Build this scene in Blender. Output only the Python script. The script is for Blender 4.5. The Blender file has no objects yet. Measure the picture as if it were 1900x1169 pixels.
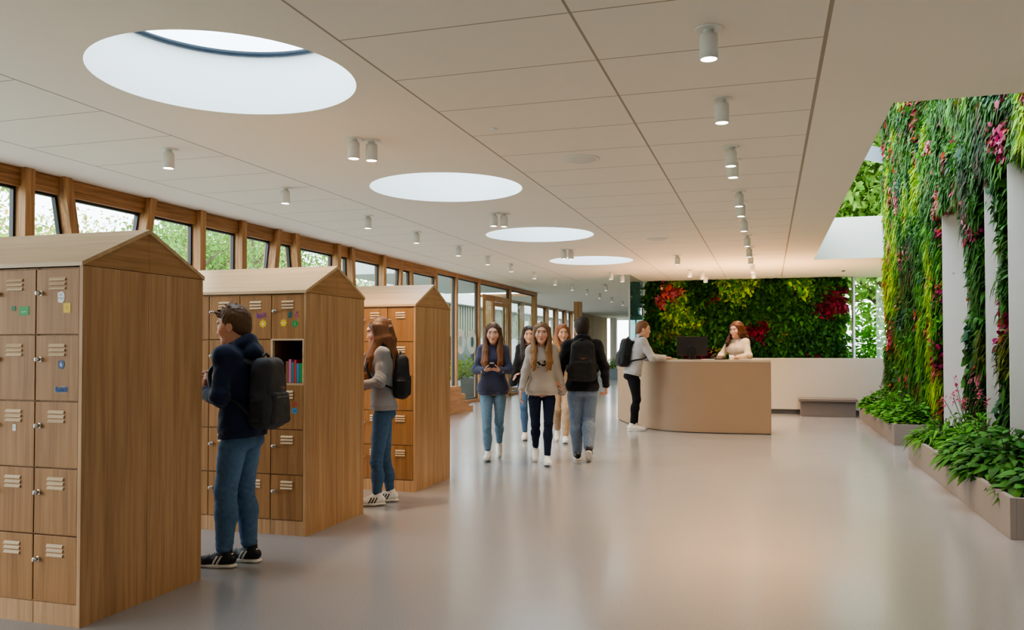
import bpy, bmesh, math, random
import numpy as np
from mathutils import Vector, Matrix

PI = math.pi
random.seed(7)
RNG = np.random.default_rng(11)
C = bpy.context.scene.collection
SC = bpy.context.scene


def lin(r, g, b):
    f = lambda c: (c / 255 / 12.92) if c / 255 <= 0.04045 else ((c / 255 + 0.055) / 1.055) ** 2.4
    return (f(r), f(g), f(b))


# ------------------------------------------------------------------ objects
def tag(o, label=None, cat=None, group=None, kind=None):
    if label: o['label'] = label
    if cat: o['category'] = cat
    if group: o['group'] = group
    if kind: o['kind'] = kind
    return o


def empty(name, loc=(0, 0, 0), rotz=0.0, label=None, cat=None, group=None, kind=None, parent=None):
    o = bpy.data.objects.new(name, None)
    o.empty_display_size = 0.1
    C.objects.link(o)
    o.location = loc
    o.rotation_euler = (0, 0, rotz)
    if parent: o.parent = parent
    return tag(o, label, cat, group, kind)


def link(name, me, parent=None, loc=None, mat=None):
    o = bpy.data.objects.new(name, me)
    C.objects.link(o)
    if parent: o.parent = parent
    if loc is not None: o.location = loc
    if mat is not None:
        me.materials.clear()
        me.materials.append(mat)
    return o


def mesh_np(name, V, F, mat=None, smooth=True, col=None):
    """V (n,3), F (m,k) numpy; one polygon size."""
    me = bpy.data.meshes.new(name)
    V = np.asarray(V, dtype=np.float32)
    F = np.asarray(F, dtype=np.int32)
    m, k = F.shape
    me.vertices.add(len(V))
    me.vertices.foreach_set('co', V.ravel())
    me.loops.add(m * k)
    me.loops.foreach_set('vertex_index', F.ravel())
    me.polygons.add(m)
    me.polygons.foreach_set('loop_start', np.arange(0, m * k, k, dtype=np.int32))
    me.update(calc_edges=True)
    me.validate()
    if smooth:
        me.polygons.foreach_set('use_smooth', np.ones(len(me.polygons), dtype=bool))
    if col is not None:
        a = me.attributes.new('Col', 'FLOAT_COLOR', 'POINT')
        c4 = np.ones((len(V), 4), dtype=np.float32)
        c4[:, :3] = col
        a.data.foreach_set('color', c4.ravel())
    if mat: me.materials.append(mat)
    return me


class MB:
    """collects shapes, builds ONE mesh object"""
    def __init__(s):
        s.v, s.f, s.sm = [], [], []

    def add(s, vs, fs, smooth=False):
        b = len(s.v)
        s.v += [tuple(v) for v in vs]
        s.f += [tuple(b + i for i in f) for f in fs]
        s.sm += [smooth] * len(fs)
        return s

    def box(s, x0, x1, y0, y1, z0, z1, b=0.0):
        if b <= 0:
            vs = [(x0, y0, z0), (x1, y0, z0), (x1, y1, z0), (x0, y1, z0), (x0, y0, z1), (x1, y0, z1), (x1, y1, z1), (x0, y1, z1)]
            return s.add(vs, [(3, 2, 1, 0), (4, 5, 6, 7), (0, 1, 5, 4), (1, 2, 6, 5), (2, 3, 7, 6), (3, 0, 4, 7)])
        bm = bmesh.new()
        bmesh.ops.create_cube(bm, size=1)
        for v in bm.verts:
            v.co = ((x0 + x1) / 2 + v.co.x * (x1 - x0), (y0 + y1) / 2 + v.co.y * (y1 - y0), (z0 + z1) / 2 + v.co.z * (z1 - z0))
        bmesh.ops.bevel(bm, geom=bm.edges[:], offset=b, segments=2, affect='EDGES', profile=0.6)
        return s.bm(bm)

    def bm(s, bm, smooth=False):
        bm.verts.ensure_lookup_table()
        bm.verts.index_update()
        s.add([v.co[:] for v in bm.verts], [[v.index for v in f.verts] for f in bm.faces], smooth)
        bm.free()
        return s

    def prism(s, poly, axis, a0, a1):
        """poly: 2D points; axis 0: (y,z) along x; 1: (x,z) along y; 2: (x,y) along z"""
        n = len(poly)
        def P(p, a):
            return (a, p[0], p[1]) if axis == 0 else ((p[0], a, p[1]) if axis == 1 else (p[0], p[1], a))
        vs = [P(p, a0) for p in poly] + [P(p, a1) for p in poly]
        fs = [tuple(range(n))[::-1], tuple(range(n, 2 * n))] + [(i, (i + 1) % n, n + (i + 1) % n, n + i) for i in range(n)]
        return s.add(vs, fs)

    def tube(s, pts, rad, seg=10, cap=True):
        pts = [Vector(p) for p in pts]
        n = len(pts)
        rs = rad if isinstance(rad, (list, tuple)) else [rad] * n
        vs, fs = [], []
        up = Vector((0, 0, 1))
        t0 = (pts[1] - pts[0]).normalized()
        u = t0.orthogonal().normalized()
        for i, p in enumerate(pts):
            t = (pts[min(i + 1, n - 1)] - pts[max(i - 1, 0)]).normalized()
            u = (u - t * u.dot(t)).normalized()
            w = t.cross(u)
            for k in range(seg):
                a = 2 * PI * k / seg
                vs.append(p + (u * math.cos(a) + w * math.sin(a)) * rs[i])
        for i in range(n - 1):
            for k in range(seg):
                fs.append((i * seg + k, i * seg + (k + 1) % seg, (i + 1) * seg + (k + 1) % seg, (i + 1) * seg + k))
        s.add(vs, fs, True)
        if cap:
            s.add(vs[:seg], [tuple(range(seg))[::-1]])
            s.add(vs[-seg:], [tuple(range(seg))])
        return s

    def lathe(s, prof, seg=24, axis='z', org=(0, 0, 0), smooth=True):
        """prof: (r, h) pairs"""
        vs, fs = [], []
        n = len(prof)
        for r, h in prof:
            for k in range(seg):
                a = 2 * PI * k / seg
                x, y = r * math.cos(a), r * math.sin(a)
                p = (x, y, h) if axis == 'z' else ((x, -h, y) if axis == '-y' else (h, x, y))
                vs.append((p[0] + org[0], p[1] + org[1], p[2] + org[2]))
        for i in range(n - 1):
            for k in range(seg):
                fs.append((i * seg + k, i * seg + (k + 1) % seg, (i + 1) * seg + (k + 1) % seg, (i + 1) * seg + k))
        s.add(vs, fs, smooth)
        if prof[0][0] > 1e-5: s.add(vs[:seg], [tuple(range(seg))[::-1]])
        if prof[-1][0] > 1e-5: s.add(vs[-seg:], [tuple(range(seg))])
        return s

    def mesh(s, name, mat=None):
        me = bpy.data.meshes.new(name)
        me.from_pydata(s.v, [], s.f)
        me.update()
        for p, sm in zip(me.polygons, s.sm): p.use_smooth = sm
        bm = bmesh.new()
        bm.from_mesh(me)
        bmesh.ops.recalc_face_normals(bm, faces=bm.faces)
        bm.to_mesh(me)
        bm.free()
        if mat: me.materials.append(mat)
        return me

    def build(s, name, mat, parent=None, loc=None):
        return link(name, s.mesh(name, mat), parent, loc)


def text_mesh(body, size):
    cu = bpy.data.curves.new('lettering', 'FONT')
    cu.body = body
    cu.size = size
    cu.align_x = 'CENTER'
    cu.align_y = 'CENTER'
    cu.resolution_u = 3
    o = bpy.data.objects.new('lettering', cu)
    C.objects.link(o)
    dg = bpy.context.evaluated_depsgraph_get()
    ev = o.evaluated_get(dg)
    m = ev.to_mesh()
    vs = [tuple(v.co) for v in m.vertices]
    fs = [tuple(p.vertices) for p in m.polygons]
    ev.to_mesh_clear()
    bpy.data.objects.remove(o)
    bpy.data.curves.remove(cu)
    return vs, fs


# ------------------------------------------------------------------ materials
def new_mat(name):
    m = bpy.data.materials.new(name)
    m.use_nodes = True
    nt = m.node_tree
    b = nt.nodes['Principled BSDF']
    return m, nt, b


def nd(nt, t, **kw):
    n = nt.nodes.new(t)
    for k, v in kw.items():
        if k in n.inputs.keys() if hasattr(n.inputs, 'keys') else False:
            n.inputs[k].default_value = v
        else:
            setattr(n, k, v)
    return n


def plain(name, c, rough=0.6, metal=0.0, var=0.08, scale=30, bump=0.0, spec=0.5, emit=None, es=0):
    m, nt, b = new_mat(name)
    tc = nt.nodes.new('ShaderNodeTexCoord')
    no = nt.nodes.new('ShaderNodeTexNoise')
    no.inputs['Scale'].default_value = scale
    no.inputs['Detail'].default_value = 4
    nt.links.new(tc.outputs['Object'], no.inputs['Vector'])
    mix = nt.nodes.new('ShaderNodeMix')
    mix.data_type = 'RGBA'
    mix.inputs['A'].default_value = (*[x * (1 - var) for x in c], 1)
    mix.inputs['B'].default_value = (*[min(1, x * (1 + var)) for x in c], 1)
    nt.links.new(no.outputs['Fac'], mix.inputs['Factor'])
    nt.links.new(mix.outputs['Result'], b.inputs['Base Color'])
    b.inputs['Roughness'].default_value = rough
    b.inputs['Metallic'].default_value = metal
    b.inputs['Specular IOR Level'].default_value = spec
    if bump:
        bu = nt.nodes.new('ShaderNodeBump')
        bu.inputs['Strength'].default_value = bump
        bu.inputs['Distance'].default_value = 0.004
        nt.links.new(no.outputs['Fac'], bu.inputs['Height'])
        nt.links.new(bu.outputs['Normal'], b.inputs['Normal'])
    if emit:
        b.inputs['Emission Color'].default_value = (*emit, 1)
        b.inputs['Emission Strength'].default_value = es
    return m


def wood(name, dark, light, grain='z', rough=0.45, seam=0):
    m, nt, b = new_mat(name)
    L = nt.links.new
    tc = nt.nodes.new('ShaderNodeTexCoord')
    oi = nt.nodes.new('ShaderNodeObjectInfo')
    mul = nt.nodes.new('ShaderNodeMath'); mul.operation = 'MULTIPLY'; mul.inputs[1].default_value = 37
    L(oi.outputs['Random'], mul.inputs[0])
    add = nt.nodes.new('ShaderNodeVectorMath'); add.operation = 'ADD'
    L(tc.outputs['Object'], add.inputs[0]); L(mul.outputs[0], add.inputs[1])
    mp = nt.nodes.new('ShaderNodeMapping')
    mp.inputs['Scale'].default_value = {'z': (26, 26, 1.1), 'x': (1.1, 26, 26), 'y': (26, 1.1, 26)}[grain]
    L(add.outputs[0], mp.inputs['Vector'])
    n1 = nt.nodes.new('ShaderNodeTexNoise'); n1.inputs['Scale'].default_value = 1.0; n1.inputs['Detail'].default_value = 6; n1.inputs['Distortion'].default_value = 0.7
    L(mp.outputs[0], n1.inputs['Vector'])
    mp2 = nt.nodes.new('ShaderNodeMapping')
    mp2.inputs['Scale'].default_value = {'z': (110, 110, 3), 'x': (3, 110, 110), 'y': (110, 3, 110)}[grain]
    L(add.outputs[0], mp2.inputs['Vector'])
    n2 = nt.nodes.new('ShaderNodeTexNoise'); n2.inputs['Scale'].default_value = 1.0; n2.inputs['Detail'].default_value = 3
    L(mp2.outputs[0], n2.inputs['Vector'])
    mp3 = nt.nodes.new('ShaderNodeMapping')
    mp3.inputs['Scale'].default_value = {'z': (5, 5, .4), 'x': (.4, 5, 5), 'y': (5, .4, 5)}[grain]
    L(add.outputs[0], mp3.inputs['Vector'])
    n3 = nt.nodes.new('ShaderNodeTexNoise'); n3.inputs['Scale'].default_value = 1.0; n3.inputs['Detail'].default_value = 2
    L(mp3.outputs[0], n3.inputs['Vector'])
    a1 = nt.nodes.new('ShaderNodeMath'); a1.operation = 'MULTIPLY_ADD'; a1.inputs[1].default_value = 0.5
    L(n2.outputs['Fac'], a1.inputs[0]); L(n1.outputs['Fac'], a1.inputs[2])
    a2 = nt.nodes.new('ShaderNodeMath'); a2.operation = 'MULTIPLY_ADD'; a2.inputs[1].default_value = 0.35
    L(n3.outputs['Fac'], a2.inputs[0]); L(a1.outputs[0], a2.inputs[2])
    cr = nt.nodes.new('ShaderNodeValToRGB')
    cr.color_ramp.elements[0].position = 0.72; cr.color_ramp.elements[0].color = (*dark, 1)
    cr.color_ramp.elements[1].position = 1.30 if False else 1.0; cr.color_ramp.elements[1].color = (*light, 1)
    sc = nt.nodes.new('ShaderNodeMath'); sc.operation = 'MULTIPLY'; sc.inputs[1].default_value = 0.90
    L(a2.outputs[0], sc.inputs[0]); L(sc.outputs[0], cr.inputs['Fac'])
    cr.color_ramp.elements[0].position = 0.60
    L(cr.outputs['Color'], b.inputs['Base Color'])
    b.inputs['Roughness'].default_value = rough
    b.inputs['Specular IOR Level'].default_value = 0.28
    bu = nt.nodes.new('ShaderNodeBump'); bu.inputs['Strength'].default_value = 0.12; bu.inputs['Distance'].default_value = 0.002
    L(n2.outputs['Fac'], bu.inputs['Height']); L(bu.outputs['Normal'], b.inputs['Normal'])
    return m


def attr_mat(name, rough=0.6, transl=0.0, spec=0.3, noise=0.0, nscale=200, stretch=None, sheen=0.0):
    """base colour from the mesh's own colour attribute, with a little procedural variation"""
    m, nt, b = new_mat(name)
    L = nt.links.new
    at = nt.nodes.new('ShaderNodeAttribute'); at.attribute_name = 'Col'
    out = at.outputs['Color']
    if noise:
        tc = nt.nodes.new('ShaderNodeTexCoord')
        mp = nt.nodes.new('ShaderNodeMapping')
        if stretch: mp.inputs['Scale'].default_value = stretch
        L(tc.outputs['Object'], mp.inputs['Vector'])
        no = nt.nodes.new('ShaderNodeTexNoise'); no.inputs['Scale'].default_value = nscale; no.inputs['Detail'].default_value = 3
        L(mp.outputs[0], no.inputs['Vector'])
        mr = nt.nodes.new('ShaderNodeMapRange')
        mr.inputs['From Min'].default_value = 0.25; mr.inputs['From Max'].default_value = 0.75
        mr.inputs['To Min'].default_value = 1 - noise; mr.inputs['To Max'].default_value = 1 + noise
        L(no.outputs['Fac'], mr.inputs['Value'])
        vm = nt.nodes.new('ShaderNodeVectorMath'); vm.operation = 'SCALE'
        L(out, vm.inputs[0]); L(mr.outputs[0], vm.inputs['Scale'])
        out = vm.outputs[0]
        bu = nt.nodes.new('ShaderNodeBump'); bu.inputs['Strength'].default_value = 0.15; bu.inputs['Distance'].default_value = 0.002
        L(no.outputs['Fac'], bu.inputs['Height']); L(bu.outputs['Normal'], b.inputs['Normal'])
    L(out, b.inputs['Base Color'])
    b.inputs['Roughness'].default_value = rough
    b.inputs['Specular IOR Level'].default_value = spec
    if sheen: b.inputs['Sheen Weight'].default_value = sheen
    if transl:
        tr = nt.nodes.new('ShaderNodeBsdfTranslucent')
        L(out, tr.inputs['Color'])
        mx = nt.nodes.new('ShaderNodeMixShader'); mx.inputs['Fac'].default_value = transl
        L(b.outputs[0], mx.inputs[1]); L(tr.outputs[0], mx.inputs[2])
        L(mx.outputs[0], nt.nodes['Material Output'].inputs['Surface'])
    return m


def glass(name, tint, refl=1.0):
    m, nt, b = new_mat(name)
    nt.nodes.remove(b)
    L = nt.links.new
    tr = nt.nodes.new('ShaderNodeBsdfTransparent'); tr.inputs['Color'].default_value = (*tint, 1)
    gl = nt.nodes.new('ShaderNodeBsdfGlossy'); gl.inputs['Roughness'].default_value = 0.01
    lw = nt.nodes.new('ShaderNodeLayerWeight'); lw.inputs['Blend'].default_value = 0.5
    pw = nt.nodes.new('ShaderNodeMath'); pw.operation = 'POWER'; pw.inputs[1].default_value = 4.0
    L(lw.outputs['Facing'], pw.inputs[0])
    ma = nt.nodes.new('ShaderNodeMath'); ma.operation = 'MULTIPLY_ADD'; ma.inputs[1].default_value = 0.75 * refl; ma.inputs[2].default_value = 0.06 * refl
    L(pw.outputs[0], ma.inputs[0])
    mx = nt.nodes.new('ShaderNodeMixShader')
    L(ma.outputs[0], mx.inputs['Fac']); L(tr.outputs[0], mx.inputs[1]); L(gl.outputs[0], mx.inputs[2])
    L(mx.outputs[0], nt.nodes['Material Output'].inputs['Surface'])
    return m


M = {}
M['oak'] = wood('oak', lin(140, 99, 60), lin(172, 127, 82), 'z')
M['oak_end'] = wood('oak_end', lin(166, 127, 90), lin(200, 160, 120), 'z')
M['oak_gable'] = wood('oak_gable', lin(156, 116, 78), lin(188, 146, 104), 'y')
M['oak_roof'] = wood('oak_roof', lin(190, 158, 120), lin(212, 182, 146), 'x', rough=0.35)
M['oak_slat'] = wood('oak_slat', lin(190, 160, 124), lin(222, 196, 160), 'x')
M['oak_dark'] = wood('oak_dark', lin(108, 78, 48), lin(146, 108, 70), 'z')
M['timber'] = wood('timber', lin(132, 92, 58), lin(192, 146, 102), 'z')
M['timber_h'] = wood('timber_h', lin(122, 82, 50), lin(172, 126, 84), 'y')
M['chrome'] = plain('chrome', (0.75, 0.75, 0.75), 0.22, 1.0, 0.03)
M['white'] = plain('white_paint', lin(214, 211, 206), 0.7, var=0.02, scale=6)
M['well'] = plain('skylight_white', lin(246, 248, 246), 0.85, var=0.01, scale=4)
M['warm_white'] = plain('warm_white', lin(216, 205, 190), 0.6, var=0.02, scale=5)
M['lamp_white'] = plain('lamp_white', lin(222, 220, 216), 0.45, var=0.02)
M['lamp_glow'] = plain('lamp_glow', (1, 1, 1), 0.5, emit=(1.0, 0.86, 0.66), es=14)
M['taupe'] = plain('taupe_laminate', lin(166, 138, 112), 0.5, var=0.04, scale=3)
M['taupe_top'] = plain('taupe_top', lin(206, 186, 164), 0.35, var=0.03, scale=8)
M['grey_box'] = plain('grey_planter', lin(136, 127, 121), 0.55, var=0.05, scale=5)
M['grey_cool'] = plain('cool_grey_planter', lin(128, 140, 146), 0.55, var=0.05, scale=5)
M['bench'] = plain('grey_bench', lin(122, 113, 108), 0.5, var=0.04, scale=5)
M['dark_base'] = plain('dark_base', lin(88, 84, 82), 0.5, var=0.05)
M['soil'] = plain('soil', lin(52, 40, 30), 0.95, var=0.4, scale=60, bump=0.8)
M['black'] = plain('black_frame', lin(34, 36, 38), 0.45, var=0.1)
M['skyframe'] = plain('skylight_frame', lin(58, 74, 90), 0.4, var=0.08)
M['steel'] = plain('steel_post', lin(150, 156, 158), 0.35, 0.7, var=0.05)
M['beam'] = plain('beam_blue_grey', lin(140, 152, 164), 0.5, var=0.05)
M['plastic'] = plain('black_plastic', lin(30, 28, 28), 0.35, var=0.1)
M['screen'] = plain('screen_back', lin(46, 42, 40), 0.3, var=0.1)
M['paper'] = plain('paper', lin(238, 234, 226), 0.8, var=0.02)
M['backing'] = plain('wall_backing', lin(40, 52, 26), 0.95, var=0.3, scale=12, bump=0.5)
M['bark'] = plain('bark', lin(96, 84, 70), 0.9, var=0.35, scale=25, bump=0.6)
M['lawn'] = plain('lawn', lin(120, 140, 92), 0.95, var=0.3, scale=3)
M['paving'] = plain('paving', lin(176, 176, 172), 0.8, var=0.08, scale=4)
M['canopy'] = plain('canopy_soffit', lin(176, 182, 182), 0.6, var=0.03, scale=3)
M['fascia'] = plain('fascia_white', lin(214, 218, 218), 0.6, var=0.02)
M['cladding'] = wood('cladding', lin(88, 94, 74), lin(116, 120, 94), 'z')
M['teal_wall'] = plain('teal_glazing', lin(48, 76, 74), 0.15, var=0.15, scale=1.5)
M['linen'] = plain('linen', lin(190, 168, 142), 0.9, var=0.08, scale=8)
M['glass'] = glass('window_glass', (0.93, 0.97, 0.95), 0.9)
M['glass_teal'] = glass('teal_glass', (0.50, 0.68, 0.68), 1.0)
M['glass_clear'] = glass('skylight_glass', (0.90, 0.95, 0.98), 0.5)
M['decal'] = plain('white_decal', lin(232, 240, 240), 0.6, var=0.02)
M['leaf'] = attr_mat('leaf', 0.6, 0.25, 0.18)
M['tree_leaf'] = attr_mat('tree_leaf', 0.6, 0.4, 0.2)
M['skin'] = attr_mat('skin', 0.5, 0, 0.35, 0.05, 60)
M['cloth'] = attr_mat('cloth', 0.85, 0, 0.2, 0.10, 160, sheen=0.15)
M['denim'] = attr_mat('denim', 0.85, 0, 0.2, 0.16, 40)
M['hair'] = attr_mat('hair', 0.45, 0, 0.4, 0.38, 1.0, (170, 170, 14))
M['hair_short'] = attr_mat('hair_short', 0.5, 0, 0.4, 0.35, 1.0, (120, 120, 60))
M['nylon'] = attr_mat('nylon', 0.6, 0, 0.35, 0.12, 300)
M['shoe'] = attr_mat('shoe', 0.5, 0, 0.4, 0.04, 80)
for nm, c in dict(red=(200, 60, 60), pink=(214, 120, 170), purple=(160, 90, 170), yellow=(226, 190, 40), green=(40, 150, 70), dkgreen=(40, 110, 50), blue=(60, 100, 170), sky=(70, 140, 190), orange=(214, 130, 40), teal=(60, 130, 130), brown=(150, 100, 70), whitey=(226, 228, 226), ink=(90, 100, 110), navy=(50, 70, 110), rust=(176, 84, 60)).items():
    M['c_' + nm] = plain('colour_' + nm, lin(*c), 0.55, var=0.05)


def floor_mat():
    m, nt, b = new_mat('resin_floor')
    L = nt.links.new
    tc = nt.nodes.new('ShaderNodeTexCoord')
    n1 = nt.nodes.new('ShaderNodeTexNoise'); n1.inputs['Scale'].default_value = 180; n1.inputs['Detail'].default_value = 2
    n2 = nt.nodes.new('ShaderNodeTexNoise'); n2.inputs['Scale'].default_value = 0.7; n2.inputs['Detail'].default_value = 3
    L(tc.outputs['Object'], n1.inputs['Vector']); L(tc.outputs['Object'], n2.inputs['Vector'])
    cr = nt.nodes.new('ShaderNodeValToRGB')
    cr.color_ramp.elements[0].position = 0.3; cr.color_ramp.elements[0].color = (*lin(138, 138, 141), 1)
    cr.color_ramp.elements[1].position = 0.7; cr.color_ramp.elements[1].color = (*lin(160, 159, 161), 1)
    L(n1.outputs['Fac'], cr.inputs['Fac'])
    L(cr.outputs['Color'], b.inputs['Base Color'])
    mr = nt.nodes.new('ShaderNodeMapRange')
    mr.inputs['To Min'].default_value = 0.17; mr.inputs['To Max'].default_value = 0.27
    L(n2.outputs['Fac'], mr.inputs['Value']); L(mr.outputs[0], b.inputs['Roughness'])
    b.inputs['Specular IOR Level'].default_value = 0.6
    b.inputs['Coat Weight'].default_value = 0.25
    b.inputs['Coat Roughness'].default_value = 0.12
    return m


def ceiling_mat():
    m, nt, b = new_mat('ceiling_panels')
    L = nt.links.new
    tc = nt.nodes.new('ShaderNodeTexCoord')
    sx = nt.nodes.new('ShaderNodeSeparateXYZ')
    L(tc.outputs['Object'], sx.inputs[0])
    def mth(op, a, bb=None, c=None):
        n = nt.nodes.new('ShaderNodeMath'); n.operation = op
        for i, v in enumerate((a, bb, c)):
            if v is None: continue
            if isinstance(v, (int, float)): n.inputs[i].default_value = v
            else: L(v, n.inputs[i])
        return n.outputs[0]
    X, Y = sx.outputs[0], sx.outputs[1]
    tot = None
    for xi in (-6.77, -5.14, -2.556, -1.075, 0.352):
        d = mth('ABSOLUTE', mth('SUBTRACT', X, xi))
        l = mth('LESS_THAN', d, 0.009 if xi < 0 else 0.013)
        tot = l if tot is None else mth('MAXIMUM', tot, l)
    fr = mth('FRACT', mth('DIVIDE', mth('SUBTRACT', Y, 4.64 - 0.41 - 8.2), 0.82))
    yl = mth('LESS_THAN', mth('ABSOLUTE', mth('SUBTRACT', fr, 0.5)), 0.0075)
    inb = mth('MAXIMUM', mth('MULTIPLY', mth('GREATER_THAN', X, -2.556), mth('LESS_THAN', X, 0.352)),
              mth('MULTIPLY', mth('GREATER_THAN', X, -6.77), mth('LESS_THAN', X, -5.14)))
    ylim = mth('LESS_THAN', Y, 23.2)
    tot = mth('MULTIPLY', mth('MAXIMUM', tot, mth('MULTIPLY', yl, inb)), ylim)
    mix = nt.nodes.new('ShaderNodeMix'); mix.data_type = 'RGBA'
    mix.inputs['A'].default_value = (*lin(231, 222, 210), 1)
    mix.inputs['B'].default_value = (*lin(164, 152, 138), 1)
    L(tot, mix.inputs['Factor'])
    L(mix.outputs['Result'], b.inputs['Base Color'])
    b.inputs['Roughness'].default_value = 0.8
    return m


M['floor'] = floor_mat()
M['ceiling'] = ceiling_mat()

# ------------------------------------------------------------------ camera
cam_d = bpy.data.cameras.new('camera')
cam = bpy.data.objects.new('camera', cam_d)
C.objects.link(cam)
FPX, W_, H_ = 1550.0, 1900.0, 1169.0
PITCH = math.radians(1.2)
YAW = math.radians(17.04)
cam_d.sensor_fit = 'HORIZONTAL'
cam_d.sensor_width = 36
cam_d.lens = 36 * FPX / W_
cam_d.clip_start = 0.05
cam_d.clip_end = 300
cam.location = (0, 0, 1.42)
cam.rotation_euler = (PI / 2 + PITCH, 0, YAW)
# horizon sits at pixel row 648 of 1169
cam_d.shift_y = (648 - FPX * math.tan(PITCH) - H_ / 2) / W_
SC.camera = cam

CEIL = 3.35
LWALL = -7.6
# ================================================================== THE SETTING
def struct(name, mb, mat, parent=None, label=None):
    o = mb.build(name, mat, parent)
    if parent is None: tag(o, label, kind='structure')
    return o


f = MB()
f.add([(-7.75, -5, 0), (3.75, -5, 0), (3.75, 24.3, 0), (-7.75, 24.3, 0)], [(0, 1, 2, 3)])
f.add([(-9.8, 27.8, 0), (-7.75, 27.8, 0), (-7.75, 52.6, 0), (-9.8, 52.6, 0)], [(0, 1, 2, 3)])
f.add([(-7.75, 24.3, 0), (-3.4, 24.3, 0), (-3.4, 52.6, 0), (-7.75, 52.6, 0)], [(0, 1, 2, 3)])
struct('floor', f, M['floor'], label='pale grey glossy resin floor')

# ceiling: one sheet with four round holes and the rectangular slot beside the living wall
SKY_X, SKY_R = -3.68, 0.91
SKY_Y = (5.06, 9.32, 13.6, 17.9)
SKY_TOP = 3.84
cb = MB()
def rect(mb, x0, x1, y0, y1, z=CEIL):
    mb.add([(x0, y0, z), (x0, y1, z), (x1, y1, z), (x1, y0, z)], [(0, 1, 2, 3)])
rect(cb, -7.8, -5.14, -5, 27.8)
rect(cb, -9.9, -5.14, 27.8, 52.6)
prev = -5.0
HX0, HX1 = -5.14, -2.556
for yc in SKY_Y:
    y0, y1 = yc - 1.29, yc + 1.29
    rect(cb, HX0, HX1, prev, y0)
    prev = y1
    angs = sorted([2 * PI * k / 96 for k in range(96)] + [math.atan2(yy - yc, xx - SKY_X) % (2 * PI) for xx in (HX0, HX1) for yy in (y0, y1)])
    vs, fs = [], []
    for a in angs:
        dx, dy = math.cos(a), math.sin(a)
        t = min(((HX1 - SKY_X) / dx) if dx > 1e-9 else 1e9, ((HX0 - SKY_X) / dx) if dx < -1e-9 else 1e9,
                1.29 / dy if dy > 1e-9 else 1e9, -1.29 / dy if dy < -1e-9 else 1e9)
        vs.append((SKY_X + SKY_R * dx, yc + SKY_R * dy, CEIL))
        vs.append((SKY_X + t * dx, yc + t * dy, CEIL))
    n = len(angs)
    for i in range(n):
        j = (i + 1) % n
        fs.append((2 * i, 2 * j, 2 * j + 1, 2 * i + 1))
    cb.add(vs, fs)
rect(cb, HX0, HX1, prev, 52.6)
rect(cb, HX1, 0.95, -5, 24.3)
rect(cb, 0.95, 2.7, -5, 7.1)
rect(cb, 0.95, 3.75, 19.1, 24.3)
struct('ceiling', cb, M['ceiling'], label='white panelled ceiling with round skylight holes')

# the roof slot beside the living wall: white upstand walls, one steel roof beam above
w = MB()
w.box(0.86, 0.95, 7.0, 19.2, CEIL + .002, 4.24)
w.box(0.95, 2.66, 7.0, 7.1, CEIL + .002, 4.24)
w.box(0.95, 2.66, 19.1, 19.2, CEIL + .002, 4.24)
struct('trim_1', w, M['well'], label='white upstand around the long roof opening')
w = MB()
w.prism([(-1.4, 7.02), (2.6, 5.72), (2.6, 5.42), (-1.4, 6.62)], 1, 19.6, 19.75)
struct('trim_2', w, M['beam'], label='sloping blue grey roof beam above the roof opening')

for i, yc in enumerate(SKY_Y):
    r = empty('window_%d' % (40 + i), (SKY_X, yc, CEIL), label='round skylight, number %d from the camera' % (i + 1), kind='structure')
    m = MB()
    m.lathe([(SKY_R, 0), (SKY_R, SKY_TOP - CEIL)], 96)
    m.f = [q for q in m.f if len(q) == 4]; m.sm = m.sm[:len(m.f)]
    m.build('skylight_well', M['well'], r)
    m = MB()
    pts = [(SKY_R * .985 * math.cos(2 * PI * k / 72), SKY_R * .985 * math.sin(2 * PI * k / 72), SKY_TOP - CEIL) for k in range(73)]
    m.tube(pts, 0.022, 8, cap=False)
    m.build('skylight_frame', M['skyframe'], r)
    m = MB()
    m.lathe([(SKY_R, SKY_TOP - CEIL + .012), (0.0, SKY_TOP - CEIL + .012)], 72)
    m.build('pane', M['glass_clear'], r)

# unseen enclosing walls
w = MB(); w.box(-7.8, 2.6, -5.15, -5, 0, CEIL)
struct('wall_back', w, M['white'])
w = MB(); w.box(2.5, 2.65, -5, 7.0, 0, CEIL)
struct('wall_right', w, M['white'])
w = MB(); w.box(-3.43, -3.30, 24.35, 52.6, 0, CEIL)
struct('wall_passage', w, M['white'])

# ------------------------------------------------ left facade
# (y at the top, lean: how far the foot is shifted along the wall)
POSTS = [(1.2, 0), (3.2, 0), (5.1, 0), (6.97, 0), (7.47, .62), (8.84, -.62), (9.82, 0), (10.78, 0), (11.73, -.5), (12.25, .5), (13.69, 0),
         (14.22, .22), (15.6, 0), (16.6, -.3), (17.1, .3), (18.57, 0), (19.94, 0), (21.7, 0), (24.6, 0), (27.55, 0)]
HB = CEIL - 0.20       # underside of the head beam


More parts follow.
